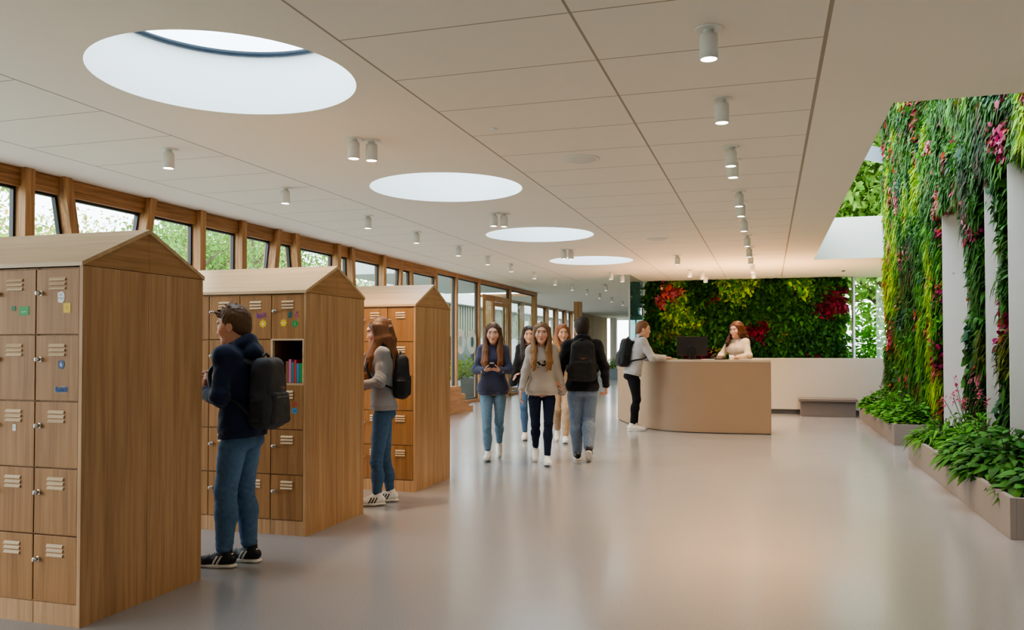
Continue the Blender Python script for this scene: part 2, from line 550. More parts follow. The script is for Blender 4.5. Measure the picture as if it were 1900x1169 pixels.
def bay(num, p0, p1, X, door=False, head=HB, sill=0.08, pw=.06, last=False, lab=None, pd=.10):
    r = empty('window_%d' % num, (X, p0[0], 0), label=lab, kind='structure')
    y0t, y0b = 0.0, p0[1]
    y1t, y1b = p1[0] - p0[0], p1[0] - p0[0] + p1[1]
    def yy(top, bot, z): return bot + (top - bot) * z / CEIL
    def post(yt, yb, w):
        m = MB()
        m.prism([(yb - w, 0), (yb + w, 0), (yt + w, CEIL - .002), (yt - w, CEIL - .002)], 0, -.12, pd)
        m.build('post', M['timber'], r)
    post(y0t, y0b, pw)
    if last: post(y1t, y1b, pw * 1.6)
    m = MB(); m.box(-.10, .03, y0t + pw, y1t - pw, head, CEIL - .003)
    m.build('head_beam', M['timber_h'], r)
    m = MB(); m.box(-.10, .05, y0b + pw, y1b - pw, 0.0, sill)
    m.build('bottom_rail', M['timber_h'], r)
    # pane and its black gasket
    a = [(yy(y0t, y0b, sill) + pw, sill), (yy(y1t, y1b, sill) - pw, sill), (yy(y1t, y1b, head) - pw, head), (yy(y0t, y0b, head) + pw, head)]
    m = MB(); m.add([(-.06, *p) for p in a], [(0, 1, 2, 3)])
    pane = m.build('pane', M['glass'], r)
    cy, cz = sum(p[0] for p in a) / 4, sum(p[1] for p in a) / 4
    g = .028
    b = []
    for p in a:
        b.append((p[0] + (g if p[0] < cy else -g), p[1] + (g if p[1] < cz else -g)))
    m = MB()
    for k in range(4):
        j = (k + 1) % 4
        vs = [(xx, *q) for xx in (-.085, -.035) for q in (a[k], a[j], b[j], b[k])]
        m.add(vs, [(0, 1, 2, 3), (7, 6, 5, 4), (0, 4, 5, 1), (1, 5, 6, 2), (2, 6, 7, 3), (3, 7, 4, 0)])
    m.build('gasket', M['black'], r)
    return r


for i in range(len(POSTS) - 1):
    bay(i + 1, POSTS[i], POSTS[i + 1], LWALL, head=HB if i < 15 else CEIL - .10, pd=.10 if i < 13 else .03, pw=.06 if i < 13 else .055, last=(i == len(POSTS) - 2))

# the timber framed door inside the bay between 21.7 and 24.6
d = empty('door_1', (LWALL + .02, 22.0, 0), label='timber framed glass door in the window wall', kind='structure')
m = MB()
m.box(-.02, .03, 0, .12, 0, 2.80); m.box(-.02, .03, .78, .88, 0, 2.80); m.box(-.02, .03, 2.36, 2.46, 0, 2.80)
m.box(-.02, .03, 0, 2.46, 2.80, 2.96)
m.build('door_frame', M['timber'], d)
m = MB()
m.box(-.015, .02, .89, .99, .02, 2.79); m.box(-.015, .02, 2.25, 2.35, .02, 2.79)
m.box(-.015, .02, .99, 2.25, .02, .14); m.box(-.015, .02, .99, 2.25, 2.67, 2.79)
m.build('door_leaf', M['timber'], d)
m = MB(); m.tube([(.08, 2.14, .85), (.08, 2.14, 1.35)], .014); m.tube([(.03, 2.14, .9), (.08, 2.14, .9)], .01); m.tube([(.03, 2.14, 1.3), (.08, 2.14, 1.3)], .01)
m.build('handle', M['steel'], d)

# two round white ring emblems stuck on the glass left of the door
def ring(y, r0, r1):
    vs, fs = [], []
    for k in range(40):
        a = 2 * PI * k / 40
        for rr in (r0, r1): vs.append((0, rr * math.cos(a), rr * math.sin(a)))
    for k in range(40):
        j = (k + 1) % 40
        fs.append((2 * k, 2 * k + 1, 2 * j + 1, 2 * j))
    m = MB(); m.add(vs, fs)
    return m
for k, yv in enumerate((20.42, 21.28)):
    o = ring(yv, .15, .33).build('window_decal', M['decal'], None, (LWALL - .05, yv, 1.62))
    tag(o, ('round white ring emblem on the glass, nearer the camera', 'round white ring emblem on the glass, next to the door')[k], 'decal', 'ring emblems on the window')

# second, farther facade set back, and the end of the hall
rt = empty('window_29', (-9.7, 27.75, 0), label='glazed return between the two window walls', kind='structure')
m = MB(); m.box(0, 2.1, -.03, .03, 0, .1); m.box(0, 2.1, -.03, .03, CEIL - .1, CEIL - .003); m.box(1.0, 1.08, -.03, .03, .1, CEIL - .1)
m.build('window_frame', M['timber'], rt)
m = MB(); m.add([(0, 0, .1), (2.1, 0, .1), (2.1, 0, CEIL - .1), (0, 0, CEIL - .1)], [(0, 1, 2, 3)]); m.build('pane', M['glass'], rt)
P2 = [28.6, 30.6, 32.6, 34.6, 36.6, 38.4, 40.2, 41.6, 43.0]
for i in range(len(P2) - 1):
    bay(21 + i, (P2[i], 0), (P2[i + 1], 0), -9.6, head=CEIL - .08, pw=.13, last=(i == len(P2) - 2))
w = MB()
n = 46
for k in range(n):                       # pleated surface
    y0 = 43.2 + k * .17
    w.box(-9.7 + (.06 if k % 2 else 0), -9.55 + (.06 if k % 2 else 0), y0, y0 + .17, 0, CEIL - .003)
struct('wall_far_left', w, M['linen'], label='pale pleated wall at the far end of the hall')
bayF = empty('window_30', (-9.5, 52.3, 0), label='tall window closing the far end of the hall', kind='structure')
m = MB(); m.box(.05, 6.1, 0, .04, 0, .1); m.box(.05, 6.1, 0, .04, CEIL - .1, CEIL - .003)
for k in range(5): m.box(.05 + k * 1.5, .13 + k * 1.5, 0, .05, .1, CEIL - .1)
m.build('window_frame', M['fascia'], bayF)
m = MB(); m.add([(.1, .02, .1), (6.1, .02, .1), (6.1, .02, CEIL - .1), (.1, .02, CEIL - .1)], [(0, 1, 2, 3)])
m.build('pane', M['glass'], bayF)
w = MB(); w.box(-9.35, -8.95, 51.2, 51.6, 0, CEIL - .003, b=.02)
struct('column_far', w, M['white'], label='white column at the far end')
w = MB(); w.box(-7.55, -7.26, 33.2, 33.5, 0, CEIL - .003, b=.008)
struct('column_timber', w, M['timber'], label='free-standing square timber column')

# stepped timber block against the window wall
st = MB()
for k, (y1, z1) in enumerate(((17.5, .60), (17.78, .42), (18.04, .26), (18.3, .12))):
    st.box(-7.46, -6.55, 15.4 if k == 0 else (17.5, 17.78, 18.04)[k - 1], y1, 0, z1, b=.004)
tag(st.build('stepped_bench', M['timber_h']), 'stepped timber block at the foot of the window wall behind the lockers', 'bench')

# ------------------------------------------------ right: the living wall's carrier with three tall niches
LX, LY0, LY1, LZ = 2.66, 7.15, 19.3, 7.2
LF = 2.42                    # front of the planting and of the white niche frames
NICHES = [(8.3, 9.92), (10.35, 10.9), (11.85, 13.38)]
NZ = 3.42
w = MB()
edges = [LY0] + [v for n_ in NICHES for v in n_] + [LY1]
for k in range(0, len(edges), 2):
    w.box(LX, LX + .62, edges[k], edges[k + 1], 0, NZ)
w.box(LX, LX + .62, LY0, LY1, NZ, LZ)
struct('wall_living', w, M['backing'], label='tall carrier wall of the planted wall')
for k, (a, b) in enumerate(NICHES):
    m = MB()
    m.box(LF, LX + .6, b - .03, b - .002, 0, NZ - .002)
    m.box(LF, LX + .6, a + .002, a + .03, 0, NZ - .002)
    m.box(LX + .56, LX + .6, a + .03, b - .03, 0, NZ - .03)
    m.box(LF, LX + .6, a + .03, b - .03, NZ - .03, NZ - .002)
    struct('trim_%d' % (10 + k), m, M['white'], label='white lined tall niche in the planted wall')

# ------------------------------------------------ far right: planted wall behind the desk, glazing, low wall
w = MB(); w.box(-3.30, 1.9, 23.95, 24.1, 0, CEIL - .003)
struct('wall_planted_far', w, M['backing'], label='carrier wall behind the reception desk')
g = empty('window_31', (1.9, 24.0, 0), label='glazing beside the planted wall behind the desk', kind='structure')
m = MB(); m.add([(0, 0, 0), (1.8, 0, 0), (1.8, 0, CEIL), (0, 0, CEIL)], [(0, 1, 2, 3)])
m.build('pane', M['glass'], g)
m = MB(); m.tube([(.28, -.05, 0), (.28, -.05, CEIL - .003)], .045, 14)
m.build('post', M['steel'], g)
g = empty('window_32', (3.7, 19.3, 0), label='side glazing', kind='structure')
m = MB(); m.add([(0, 0, 0), (0, 4.8, 0), (0, 4.8, CEIL), (0, 0, CEIL)], [(0, 1, 2, 3)])
m.build('pane', M['glass'], g)
g = empty('window_33', (-3.42, 21.5, 0), label='teal glass partition at the end of the planted wall', kind='structure')
m = MB(); m.box(-.012, .012, 0, 2.4, .02, CEIL - .003)
m.build('pane', M['glass_teal'], g)
m = MB(); m.box(-.02, .02, -.02, .02, 0, CEIL - .003); m.box(-.02, .02, .02, 2.4, 0, .02)
m.build('edge_profile', M['steel'], g)
w = MB(); w.box(-.6, 2.46, 19.36, 19.50, .1, 1.225, b=.004)
struct('wall_low', w, M['warm_white'], label='low white wall behind the bench')
w = MB(); w.box(-.58, 2.44, 19.38, 19.49, 0, .1)
struct('baseboard_low', w, M['dark_base'])
b = empty('grey_bench', (0, 0, 0))
tag(b, 'long low grey bench in front of the low white wall', 'bench')
m = MB(); m.box(.66, 1.74, 18.74, 19.34, 0, .32, b=.004); m.build('bench_body', M['bench'], b)
m = MB(); m.box(.62, 1.775, 18.68, 19.35, .32, .372, b=.004); m.build('bench_top', M['bench'], b)

# ------------------------------------------------ outside
m = MB(); m.add([(-90, -40, -.06), (60, -40, -.06), (60, 130, -.06), (-90, 130, -.06)], [(0, 1, 2, 3)])
struct('ground', m, M['lawn'], label='ground outside')
m = MB(); m.box(-13, -7.76, -6, 56, -.05, -.01)
struct('path', m, M['paving'], label='paved strip along the facade')
m = MB(); m.box(-10.85, -7.80, 19.6, 27.4, CEIL + .02, CEIL + .34)
cn = struct('roof_canopy', m, M['canopy'], label='roof canopy outside the windows')
# pavilion across the yard
pv = empty('pavilion', (-14, 30, 0))
tag(pv, 'low pavilion with white roof edge and slatted front, seen through the windows', 'building')
m = MB(); m.box(-7, 0, 0, 30, 0, 3.5); m.build('wall', M['teal_wall'], pv)
m = MB(); m.box(-7.4, .5, -.4, 30.4, 3.5, 4.05); m.build('roof', M['fascia'], pv)
m = MB()
for k in range(88): m.box(.01, .07, k * .34, k * .34 + .24, 2.0, 3.48)
m.build('cladding', M['cladding'], pv)
for k in range(10):
    m = MB(); m.box(.005, .08, k * 3.0, k * 3.0 + .10, 0, 2.0); m.build('mullion', M['black'], pv)
# ================================================================== LOCKERS
COLP, ROWP, PLINTH, EAVE, RIDGE, LDEP = .283, .345, .115, 1.855, 2.10, .95
SIDE = .022
NCOL = 6

dm = MB(); dm.box(-(COLP - .007) / 2, (COLP - .007) / 2, -.019, 0, -(ROWP - .007) / 2, (ROWP - .007) / 2, b=.002)
DOOR = dm.mesh('door', M['oak'])
vm_ = MB()
for k in range(3):
    z = .118 - k * .0235
    vm_.prism([(-.0192, z + .008), (-.027, z - .004), (-.027, z - .008), (-.0192, z - .008)], 0, -.052, .052)
VENT = vm_.mesh('vent', M['oak_slat'])
km = MB()
km.lathe([(.0, .046), (.009, .046), (.0125, .042), (.0125, .030), (.008, .028), (.008, .0195), (.0125, .0192)], 16, '-y', (-.112, 0, .045))
km.box(-.1145, -.1095, -.052, -.045, .037, .053, b=.001)
KNOB = km.mesh('knob', M['chrome'])


def sticker_disc(w, h, kind, mat, at, parent, text=None, tmat=None, rot=0.0, name='sticker', label=None):
    """a thin shape stuck on the door front, at = (x, z) in door coordinates"""
    m = MB()
    if kind == 'round':
        poly = [(w / 2 * math.cos(2 * PI * k / 28), h / 2 * math.sin(2 * PI * k / 28)) for k in range(28)]
    elif kind == 'flower':
        poly = [(w / 2 * (1 + .14 * math.cos(8 * a)) * math.cos(a), h / 2 * (1 + .14 * math.cos(8 * a)) * math.sin(a)) for a in [2 * PI * k / 64 for k in range(64)]]
    elif kind == 'blob':
        poly = [(w / 2 * (1 + .08 * math.sin(3 * a + 1)) * math.copysign(abs(math.cos(a)) ** .6, math.cos(a)), h / 2 * (1 + .05 * math.cos(5 * a)) * math.copysign(abs(math.sin(a)) ** .6, math.sin(a))) for a in [2 * PI * k / 40 for k in range(40)]]
    else:
        poly = [(-w / 2, -h / 2), (w / 2, -h / 2), (w / 2, h / 2), (-w / 2, h / 2)]
    c, s = math.cos(rot), math.sin(rot)
    poly = [(x * c - y * s, x * s + y * c) for x, y in poly]
    m.prism(poly, 1, -.0205, -.0188)
    me = m.mesh(name, mat)
    o = link(name, me, parent, None)
    o.location = (at[0], 0, at[1])
    if text:
        for body, size, dx, dz in text:
            vs, fs = text_mesh(body, size)
            vs = [(dx + x * c - y * s, -.0209, dz + x * s + y * c) for x, y, _ in vs]
            t = MB(); t.add(vs, fs)
            # lettering joins the sticker's own mesh with a second material
            bm = bmesh.new(); bm.from_mesh(me)
            vv = [bm.verts.new(v) for v in t.v]
            for q in t.f:
                try:
                    fc = bm.faces.new([vv[i] for i in q]); fc.material_index = 1
                except ValueError: pass
            bm.to_mesh(me); bm.free()
            if len(me.materials) < 2: me.materials.append(tmat)
    if label: o['label'] = label
    return o


def lettering(body, size, mat, at, parent, backing=None, rot=0.0):
    vs, fs = text_mesh(body, size)
    c, s = math.cos(rot), math.sin(rot)
    t = MB()
    t.add([(x * c - y * s, -.0215, x * s + y * c) for x, y, _ in vs], fs)
    me = bpy.data.meshes.new('sticker'); me.from_pydata(t.v, [], t.f); me.materials.append(mat)
    if backing:
        # a fattened pale outline behind the letters
        bm = bmesh.new(); bm.from_mesh(me)
        for dx, dz in ((.003, 0), (-.003, 0), (0, .003), (0, -.003), (.002, .002), (-.002, -.002), (.002, -.002), (-.002, .002)):
            vv = [bm.verts.new((v[0] + dx, -.0203, v[2] + dz)) for v in t.v]
            for q in t.f:
                try:
                    fc = bm.faces.new([vv[i] for i in q]); fc.material_index = 1
                except ValueError: pass
        bm.to_mesh(me); bm.free(); me.materials.append(backing)
    o = link('sticker', me, parent)
    o.location = (at[0], 0, at[1])
    return o


def locker(Y, label, open_cell=None, X=-3.36):
    r = empty('locker_block', (X, Y, 0))
    tag(r, label, 'lockers', 'house-shaped locker blocks')
    L = NCOL * COLP + 2 * SIDE
    x0, x1 = -L, 0.0
    # carcass
    m = MB()
    m.box(x0, x1 - .001, .012, LDEP - .01, .0, PLINTH)                       # plinth
    for c in range(NCOL):                                            # plinth fronts, one per column
        xr = -SIDE - c * COLP
        m.box(xr - COLP + .002, xr - .002, 0.003, .014, 0, PLINTH - .004)
    m.box(x0, x0 + SIDE, .0, LDEP, 0, EAVE - .003)
    m.box(x0 + SIDE, -SIDE, LDEP * .5, LDEP - .004, PLINTH, EAVE - .01)       # back half, closed
    for c in range(NCOL + 1):
        xr = -SIDE - c * COLP
        m.box(xr - .007, xr + .007, .021, LDEP * .5, PLINTH, EAVE - .01)
    for k in range(6):
        z = PLINTH + k * ROWP
        m.box(x0 + SIDE, -SIDE, .021, LDEP * .5, z - .007, z + .007)
    m.build('carcass', M['oak_end'], r)
    # inside of the open cell
    if open_cell:
        c, row = open_cell
        xr = -SIDE - c * COLP - .007; xl = xr - COLP + .014
        zt = PLINTH + (5 - row) * ROWP - .007; zb = zt - ROWP + .014
        m = MB()
        t = .004
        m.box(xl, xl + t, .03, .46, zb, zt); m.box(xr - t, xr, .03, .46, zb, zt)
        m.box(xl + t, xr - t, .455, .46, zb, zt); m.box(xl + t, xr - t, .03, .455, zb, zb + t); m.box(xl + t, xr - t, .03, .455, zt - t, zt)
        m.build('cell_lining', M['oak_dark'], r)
        m = MB()
        m.box(xl - .012, xl + .004, .0, .03, zb - .012, zt + .012); m.box(xr - .004, xr + .012, .0, .03, zb - .012, zt + .012)
        m.box(xl + .004, xr - .004, .0, .03, zt, zt + .012); m.box(xl + .004, xr - .004, .0, .03, zb - .012, zb + .002)
        m.build('cell_rim', M['oak_slat'], r)
        m = MB(); zc = (zb + zt) / 2 + .02
        m.box(xl + .004, xl + .007, .04, .075, zc - .03, zc + .03, b=.001); m.box(xl + .007, xl + .02, .05, .06, zc - .012, zc + .016, b=.002)
        m.build('latch_plate', M['chrome'], r)
    # right end panel with the gable
    m = MB()
    m.box(-SIDE, 0, -.002, LDEP / 2 - .0012, 0, EAVE - .004); m.box(-SIDE, 0, LDEP / 2 + .0012, LDEP, 0, EAVE - .004)
    m.build('end_panel', M['oak_end'], r)
    m = MB()
    m.prism([(0, EAVE - .001), (LDEP / 2 - .001, EAVE - .001), (LDEP / 2 - .001, RIDGE - .026)], 0, -SIDE, 0)
    m.prism([(LDEP / 2 + .001, EAVE - .001), (LDEP, EAVE - .001), (LDEP / 2 + .001, RIDGE - .026)], 0, -SIDE, 0)
    m.build('gable_panel', M['oak_gable'], r)
    m = MB(); m.prism([(0, EAVE), (LDEP, EAVE), (LDEP / 2, RIDGE - .026)], 0, x0, x0 + SIDE); m.build('gable_panel', M['oak_gable'], r)
    # roof: two leaning boards
    for s in (0, 1):
        ya, yb = (-.012, LDEP / 2) if s == 0 else (LDEP + .012, LDEP / 2)
        m = MB()
        m.prism([(ya, EAVE - .006), (yb, RIDGE - .024), (yb, RIDGE), (ya, EAVE + .016)], 0, x0 - .004, .004)
        m.build('roof_board', M['oak_roof'], r)
    doors = {}
    for c in range(NCOL):
        for row in range(5):
            if open_cell == (c, row): continue
            d = link('door', DOOR, r, (-SIDE - (c + .5) * COLP, 0.019, PLINTH + (4.5 - row) * ROWP))
            k = link('knob', KNOB, d); k['label'] = 'chrome lock knob'
            link('vent', VENT, d)
            doors[(c, row)] = d
    return r, doors


r1, d1 = locker(3.45, 'house-shaped oak locker block nearest the camera, cut by the left edge')
r2, d2 = locker(5.62, 'middle house-shaped oak locker block with one open cell holding books', (0, 1))
r3, d3 = locker(7.68, 'farthest house-shaped oak locker block, behind the girl in grey')

# stickers, first block
sticker_disc(.044, .058, 'blob', M['c_whitey'], (.022, .022), d1[(0, 0)], [('ABS', .014, 0, .013), ('NORD', .013, 0, -.006)], M['c_ink'], label='white sticker with grey lettering')
sticker_disc(.046, .05, 'box', M['c_yellow'], (.062, -.034), d1[(0, 0)], [('o', .04, 0, .006)], M['c_orange'], label='square yellow sticker')
sticker_disc(.026, .026, 'box', M['c_dkgreen'], (-.008, -.032), d1[(1, 0)], label='small dark green square sticker')
sticker_disc(.066, .046, 'box', M['c_green'], (.062, -.046), d1[(1, 0)], [('~~', .03, 0, -.004)], M['c_whitey'], rot=.05, label='green rectangular sticker')
sticker_disc(.040, .044, 'blob', M['c_navy'], (.028, .018), d1[(0, 1)], [('6', .034, 0, 0)], M['c_whitey'], label='dark blue sticker')
lettering('BalliB', .036, M['c_blue'], (.03, -.112), d1[(0, 1)], M['c_whitey'], .02)
sticker_disc(.022, .034, 'box', M['c_whitey'], (.006, .03), d1[(1, 2)], [('Y', .022, 0, 0)], M['c_teal'], label='small white tag sticker')
# second block
lettering('8', .066, M['c_teal'], (.022, .016), d2[(0, 0)], M['c_navy'])
lettering('S', .062, M['c_pink'], (.078, .018), d2[(0, 0)], M['c_red'])
sticker_disc(.056, .056, 'flower', M['c_yellow'], (-.034, -.046), d2[(0, 0)], [('O', .03, 0, 0)], M['c_whitey'], label='round yellow flower sticker')
sticker_disc(.050, .050, 'round', M['c_green'], (.066, -.052), d2[(0, 0)], [('i', .036, 0, 0)], M['c_whitey'], label='round green sticker')
lettering('BoX', .050, M['c_purple'], (.052, .014), d2[(1, 0)], M['c_pink'], .12)
sticker_disc(.056, .056, 'flower', M['c_yellow'], (.066, -.05), d2[(1, 0)], [('e', .04, 0, 0)], M['c_whitey'], label='round yellow flower sticker')
lettering('eB', .05, M['c_red'], (.064, .02), d2[(0, 2)], None, .1)
sticker_disc(.048, .048, 'round', M['c_sky'], (.066, -.028), d2[(0, 2)], [('w', .034, 0, 0)], M['c_navy'], label='round blue sticker')
lettering('Be', .036, M['c_rust'], (-.02, .02), d3[(1, 0)], None)

# books in the open cell
bx = -3.36 - SIDE - .036
for k, (w_, h_, dpt, col, lab) in enumerate(((.026, .150, .2, 'green', 'bright green book at the right end of the books in the open locker'),
                                      (.020, .150, .2, 'sky', 'blue book beside the green one in the open locker'),
                                      (.018, .175, .2, 'red', 'tall red book in the middle of the open locker'),
                                      (.022, .158, .2, 'teal', 'teal book beside the tall red one in the open locker'),
                                      (.020, .180, .2, 'pink', 'tall pink book left of the middle in the open locker'),
                                      (.024, .165, .2, 'brown', 'brown book at the left end of the books in the open locker'))):
    b = empty('book', (bx - w_ / 2 - .001, 5.62 + .045, PLINTH + 3 * ROWP + .012))
    tag(b, lab, 'book', 'books in the open locker')
    m = MB(); m.box(-w_ / 2, -w_ / 2 + .002, 0, dpt, 0, h_); m.box(w_ / 2 - .002, w_ / 2, 0, dpt, 0, h_); m.box(-w_ / 2, w_ / 2, -.002, 0, 0, h_, b=.0008)
    m.build('cover', M['c_' + col], b)
    m = MB(); m.box(-w_ / 2 + .002, w_ / 2 - .002, .0005, dpt - .004, .004, h_ - .004); m.build('pages', M['paper'], b)
    bx -= w_ + .003

# ================================================================== CEILING FITTINGS
def lamp_meshes():
    a = MB(); a.lathe([(.052, -.185), (.055, -.182), (.055, -.045), (.050, -.040), (.050, -.03), (.03, -.028), (.03, -.008)], 24)
    h = a.mesh('lamp_housing', M['lamp_white'])
    a = MB(); a.lathe([(.0, -.1795), (.049, -.1795)], 24); a.f = [q for q in a.f]; g = a.mesh('lamp_lens', M['lamp_glow'])
    a = MB(); a.lathe([(.075, -.008), (.078, -.004), (.078, -.0005)], 24); p = a.mesh('lamp_mount', M['lamp_white'])
    # housing: open underside, so drop the bottom cap
    return h, g, p
_h = MB()
_h.lathe([(.049, -.176), (.049, -.187), (.055, -.187), (.055, -.050), (.051, -.046), (.051, -.036), (.032, -.034), (.032, -.008)], 24)
HOUS = _h.mesh('lamp_housing', M['lamp_white'])
_h = MB(); _h.lathe([(.0485, -.1775), (.0485, -.177)], 24); LENS = _h.mesh('lamp_lens', M['lamp_glow'])
_h = MB(); _h.lathe([(.08, -.008), (.083, -.004), (.083, -.0008)], 28); MOUNT = _h.mesh('lamp_mount', M['lamp_white'])
SPOTD = {}


def spot_data(power):
    if power not in SPOTD:   # one lamp per brightness
        d = bpy.data.lights.new('spot', 'SPOT')
        d.energy = power
        d.color = (1.0, 0.70, 0.43) if power > 45 else (1.0, 0.86, 0.72)
        d.spot_size = math.radians(115)
        d.spot_blend = 0.8
        d.shadow_soft_size = 0.05
        SPOTD[power] = d
    return SPOTD[power]


ORD = 'first second third fourth fifth sixth seventh eighth ninth tenth eleventh twelfth thirteenth fourteenth fifteenth sixteenth seventeenth eighteenth nineteenth twentieth'.split()


def downlight(x, y, label, group, power):
    r = empty('ceiling_downlight', (x, y, CEIL))
    tag(r, label, 'ceiling lamp', group)
    link('lamp_housing', HOUS, r); link('lamp_lens', LENS, r); link('lamp_mount', MOUNT, r)
    if power:
        l = bpy.data.objects.new('spot_light', spot_data(power))
        C.objects.link(l); l.parent = r; l.location = (0, 0, -.19)
    return r


for k, y in enumerate((5.12, 6.6, 8.2, 8.75, 10.55, 11.35, 12.8, 14.7, 16.4, 17.8, 19.8, 21.3)):
    downlight(-.33, y, 'white cylinder downlight, %s from the front in the row toward the planted wall' % ORD[k], 'right-hand row of downlights', 95)
for k, y in enumerate((6.7, 8.74, 10.9, 12.65, 14.6, 16.3, 17.95, 19.9, 22.0, 24.1, 26.2, 28.3, 30.6, 33, 36, 39)):
    downlight(-5.52, y, 'white cylinder downlight, %s from the front in the row along the windows' % ORD[k], 'window-side row of downlights', 26)
k = 0
for pos, (xa, ya, xb, yb) in zip(('first and second', 'second and third', 'third and fourth'), ((-3.62, 6.86, -3.50, 6.98), (-3.71, 11.22, -3.59, 11.32), (-3.76, 15.68, -3.64, 15.78))):
    downlight(xa, ya, 'left white downlight of the pair between the %s skylights' % pos, 'paired downlights between skylights', 90)
    downlight(xb, yb, 'right white downlight of the pair between the %s skylights' % pos, 'paired downlights between skylights', 0)
for k, (x, y) in enumerate(((-3.75, 20.7), (-3.6, 21.5), (-4.6, 24.5), (-4.3, 27.5), (-4.2, 30.5), (-4.4, 34.0), (-4.0, 38.0))):
    downlight(x, y, 'small distant downlight, %s beyond the last skylight' % ORD[k], 'distant downlights over the passage', 30)
for k, (x, y) in enumerate(((-1.77, 17.4), (-1.8, 20.5), (-1.55, 21.2), (-1.55, 22.3))):
    downlight(x, y, 'distant white downlight over the reception desk, %s from the front' % ORD[k], 'downlights over the reception desk', 120)

for k, (x, y) in enumerate(((-1.8, 8.26), (-1.83, 14.7))):
    r = empty('ceiling_speaker', (x, y, CEIL))
    tag(r, ('round white ceiling speaker nearer the camera', 'round white ceiling speaker farther back, toward the reception desk')[k], 'speaker', 'round ceiling speakers')
    m = MB(); m.lathe([(.19, -.0005), (.19, -.008), (.165, -.014), (.160, -.010)], 40); m.build('rim', M['lamp_white'], r)
    m = MB(); m.lathe([(.158, -.006), (.12, -.026), (.0, -.030)], 40); m.build('grille', M['white'], r)
r = empty('smoke_detector', (1.75, 21.6, CEIL)); tag(r, 'small round smoke detector on the ceiling strip near the far glazing', 'smoke detector')
m = MB(); m.lathe([(.07, -.0005), (.07, -.02), (.055, -.024)], 24); m.build('base', M['lamp_white'], r)
m = MB(); m.lathe([(.045, -.024), (.045, -.05), (.03, -.058), (0, -.058)], 24); m.build('sensor_head', M['dark_base'], r)
r = empty('ceiling_sensor', (-2.63 + .35, 6.9, CEIL)); tag(r, 'tiny white sensor on the ceiling right of the first skylight', 'sensor')
m = MB(); m.lathe([(.03, -.0005), (.03, -.008), (.0, -.018)], 20); m.build('sensor_dome', M['lamp_white'], r)

# ================================================================== RECEPTION
desk = empty('reception_desk', (0, 0, 0)); tag(desk, 'curved taupe reception desk with rounded left end', 'reception desk')
ctrl = [(.04, 14.57), (-.55, 14.53), (-1.08, 14.52), (-1.42, 14.56), (-1.72, 14.68), (-2.02, 14.96), (-2.28, 15.34), (-2.52, 15.84), (-2.74, 16.36), (-2.94, 16.95)]
def catmull(P, n=8):
    out = []
    for i in range(len(P) - 1):
        p0, p1, p2, p3 = P[max(i - 1, 0)], P[i], P[i + 1], P[min(i + 2, len(P) - 1)]
        for k in range(n):
            t = k / n
            out.append(tuple(.5 * (2 * p1[d] + (-p0[d] + p2[d]) * t + (2 * p0[d] - 5 * p1[d] + 4 * p2[d] - p3[d]) * t * t + (-p0[d] + 3 * p1[d] - 3 * p2[d] + p3[d]) * t ** 3) for d in range(len(p1))))
    out.append(P[-1])
    return out
crv = catmull(ctrl)
def offset(c, d):
    out = []
    for i, p in enumerate(c):
        a, b = c[max(i - 1, 0)], c[min(i + 1, len(c) - 1)]
        tx, ty = b[0] - a[0], b[1] - a[1]
        l = math.hypot(tx, ty)
        out.append((p[0] + ty / l * d, p[1] - tx / l * d))   # toward the staff side
    return out
def slab(c0, c1, z0, z1):
    m = MB(); n = len(c0)
    vs = [(*p, z0) for p in c0] + [(*p, z0) for p in c1] + [(*p, z1) for p in c0] + [(*p, z1) for p in c1]
    fs, sm = [], []
    for i in range(n - 1):
        fs += [(i, i + 1, n + i + 1, n + i), (2 * n + i, 3 * n + i, 3 * n + i + 1, 2 * n + i + 1), (i, 2 * n + i, 2 * n + i + 1, i + 1), (n + i, n + i + 1, 3 * n + i + 1, 3 * n + i)]
    fs += [(0, n, 3 * n, 2 * n), (n - 1, 3 * n - 1, 4 * n - 1, 2 * n - 1)]
    return m.add(vs, fs)
sgn = 1 if offset(crv, .1)[5][1] > crv[5][1] else -1
slab(offset(crv, .02 * sgn), offset(crv, .07 * sgn), .0, .012).build('kick_strip', M['dark_base'], desk)
slab(crv, offset(crv, .05 * sgn), .012, 1.205).build('front_panel', M['taupe'], desk)
slab(offset(crv, -.006 * sgn), offset(crv, .52 * sgn), 1.205, 1.24).build('counter_top', M['taupe_top'], desk)
m = MB(); m.box(-.01, .045, 14.63, 15.1, 0, 1.205); m.build('end_panel', M['warm_white'], desk)
slab(offset(crv, .055 * sgn)[:-12], offset(crv, .46 * sgn)[:-12], .70, .735).build('work_top', M['taupe_top'], desk)

CT = 1.2405
mon = empty('computer_monitor', (-1.27, 14.86, CT), math.radians(8)); tag(mon, 'black computer monitor seen from behind, standing on the reception desk', 'monitor')
m = MB(); m.box(-.26, .26, -.02, .015, .07, .40, b=.006); m.build('display', M['screen'], mon)
m = MB(); m.box(-.24, .24, .0155, .017, .09, .38); m.build('screen', M['plastic'], mon)
m = MB(); m.box(-.05, .05, -.05, -.02, .03, .24, b=.008); m.prism([(-.05, .005), (.05, .005), (.03, .12), (-.03, .12)], 1, -.06, -.045)
m.lathe([(.13, 0), (.13, .008), (.11, .012)], 28, org=(0, -.02, 0)); m.build('stand', M['plastic'], mon)
m = MB(); m.box(-.06, .06, -.0215, -.0195, .22, .235); m.build('badge', M['steel'], mon)
ph = empty('desk_telephone', (-.83, 14.78, CT), -.3); tag(ph, 'black desk telephone on the counter in front of the receptionist', 'telephone')
m = MB(); m.prism([(-.08, 0), (.08, 0), (.08, .065), (-.08, .02)], 0, -.09, .09); m.build('phone_base', M['plastic'], ph)
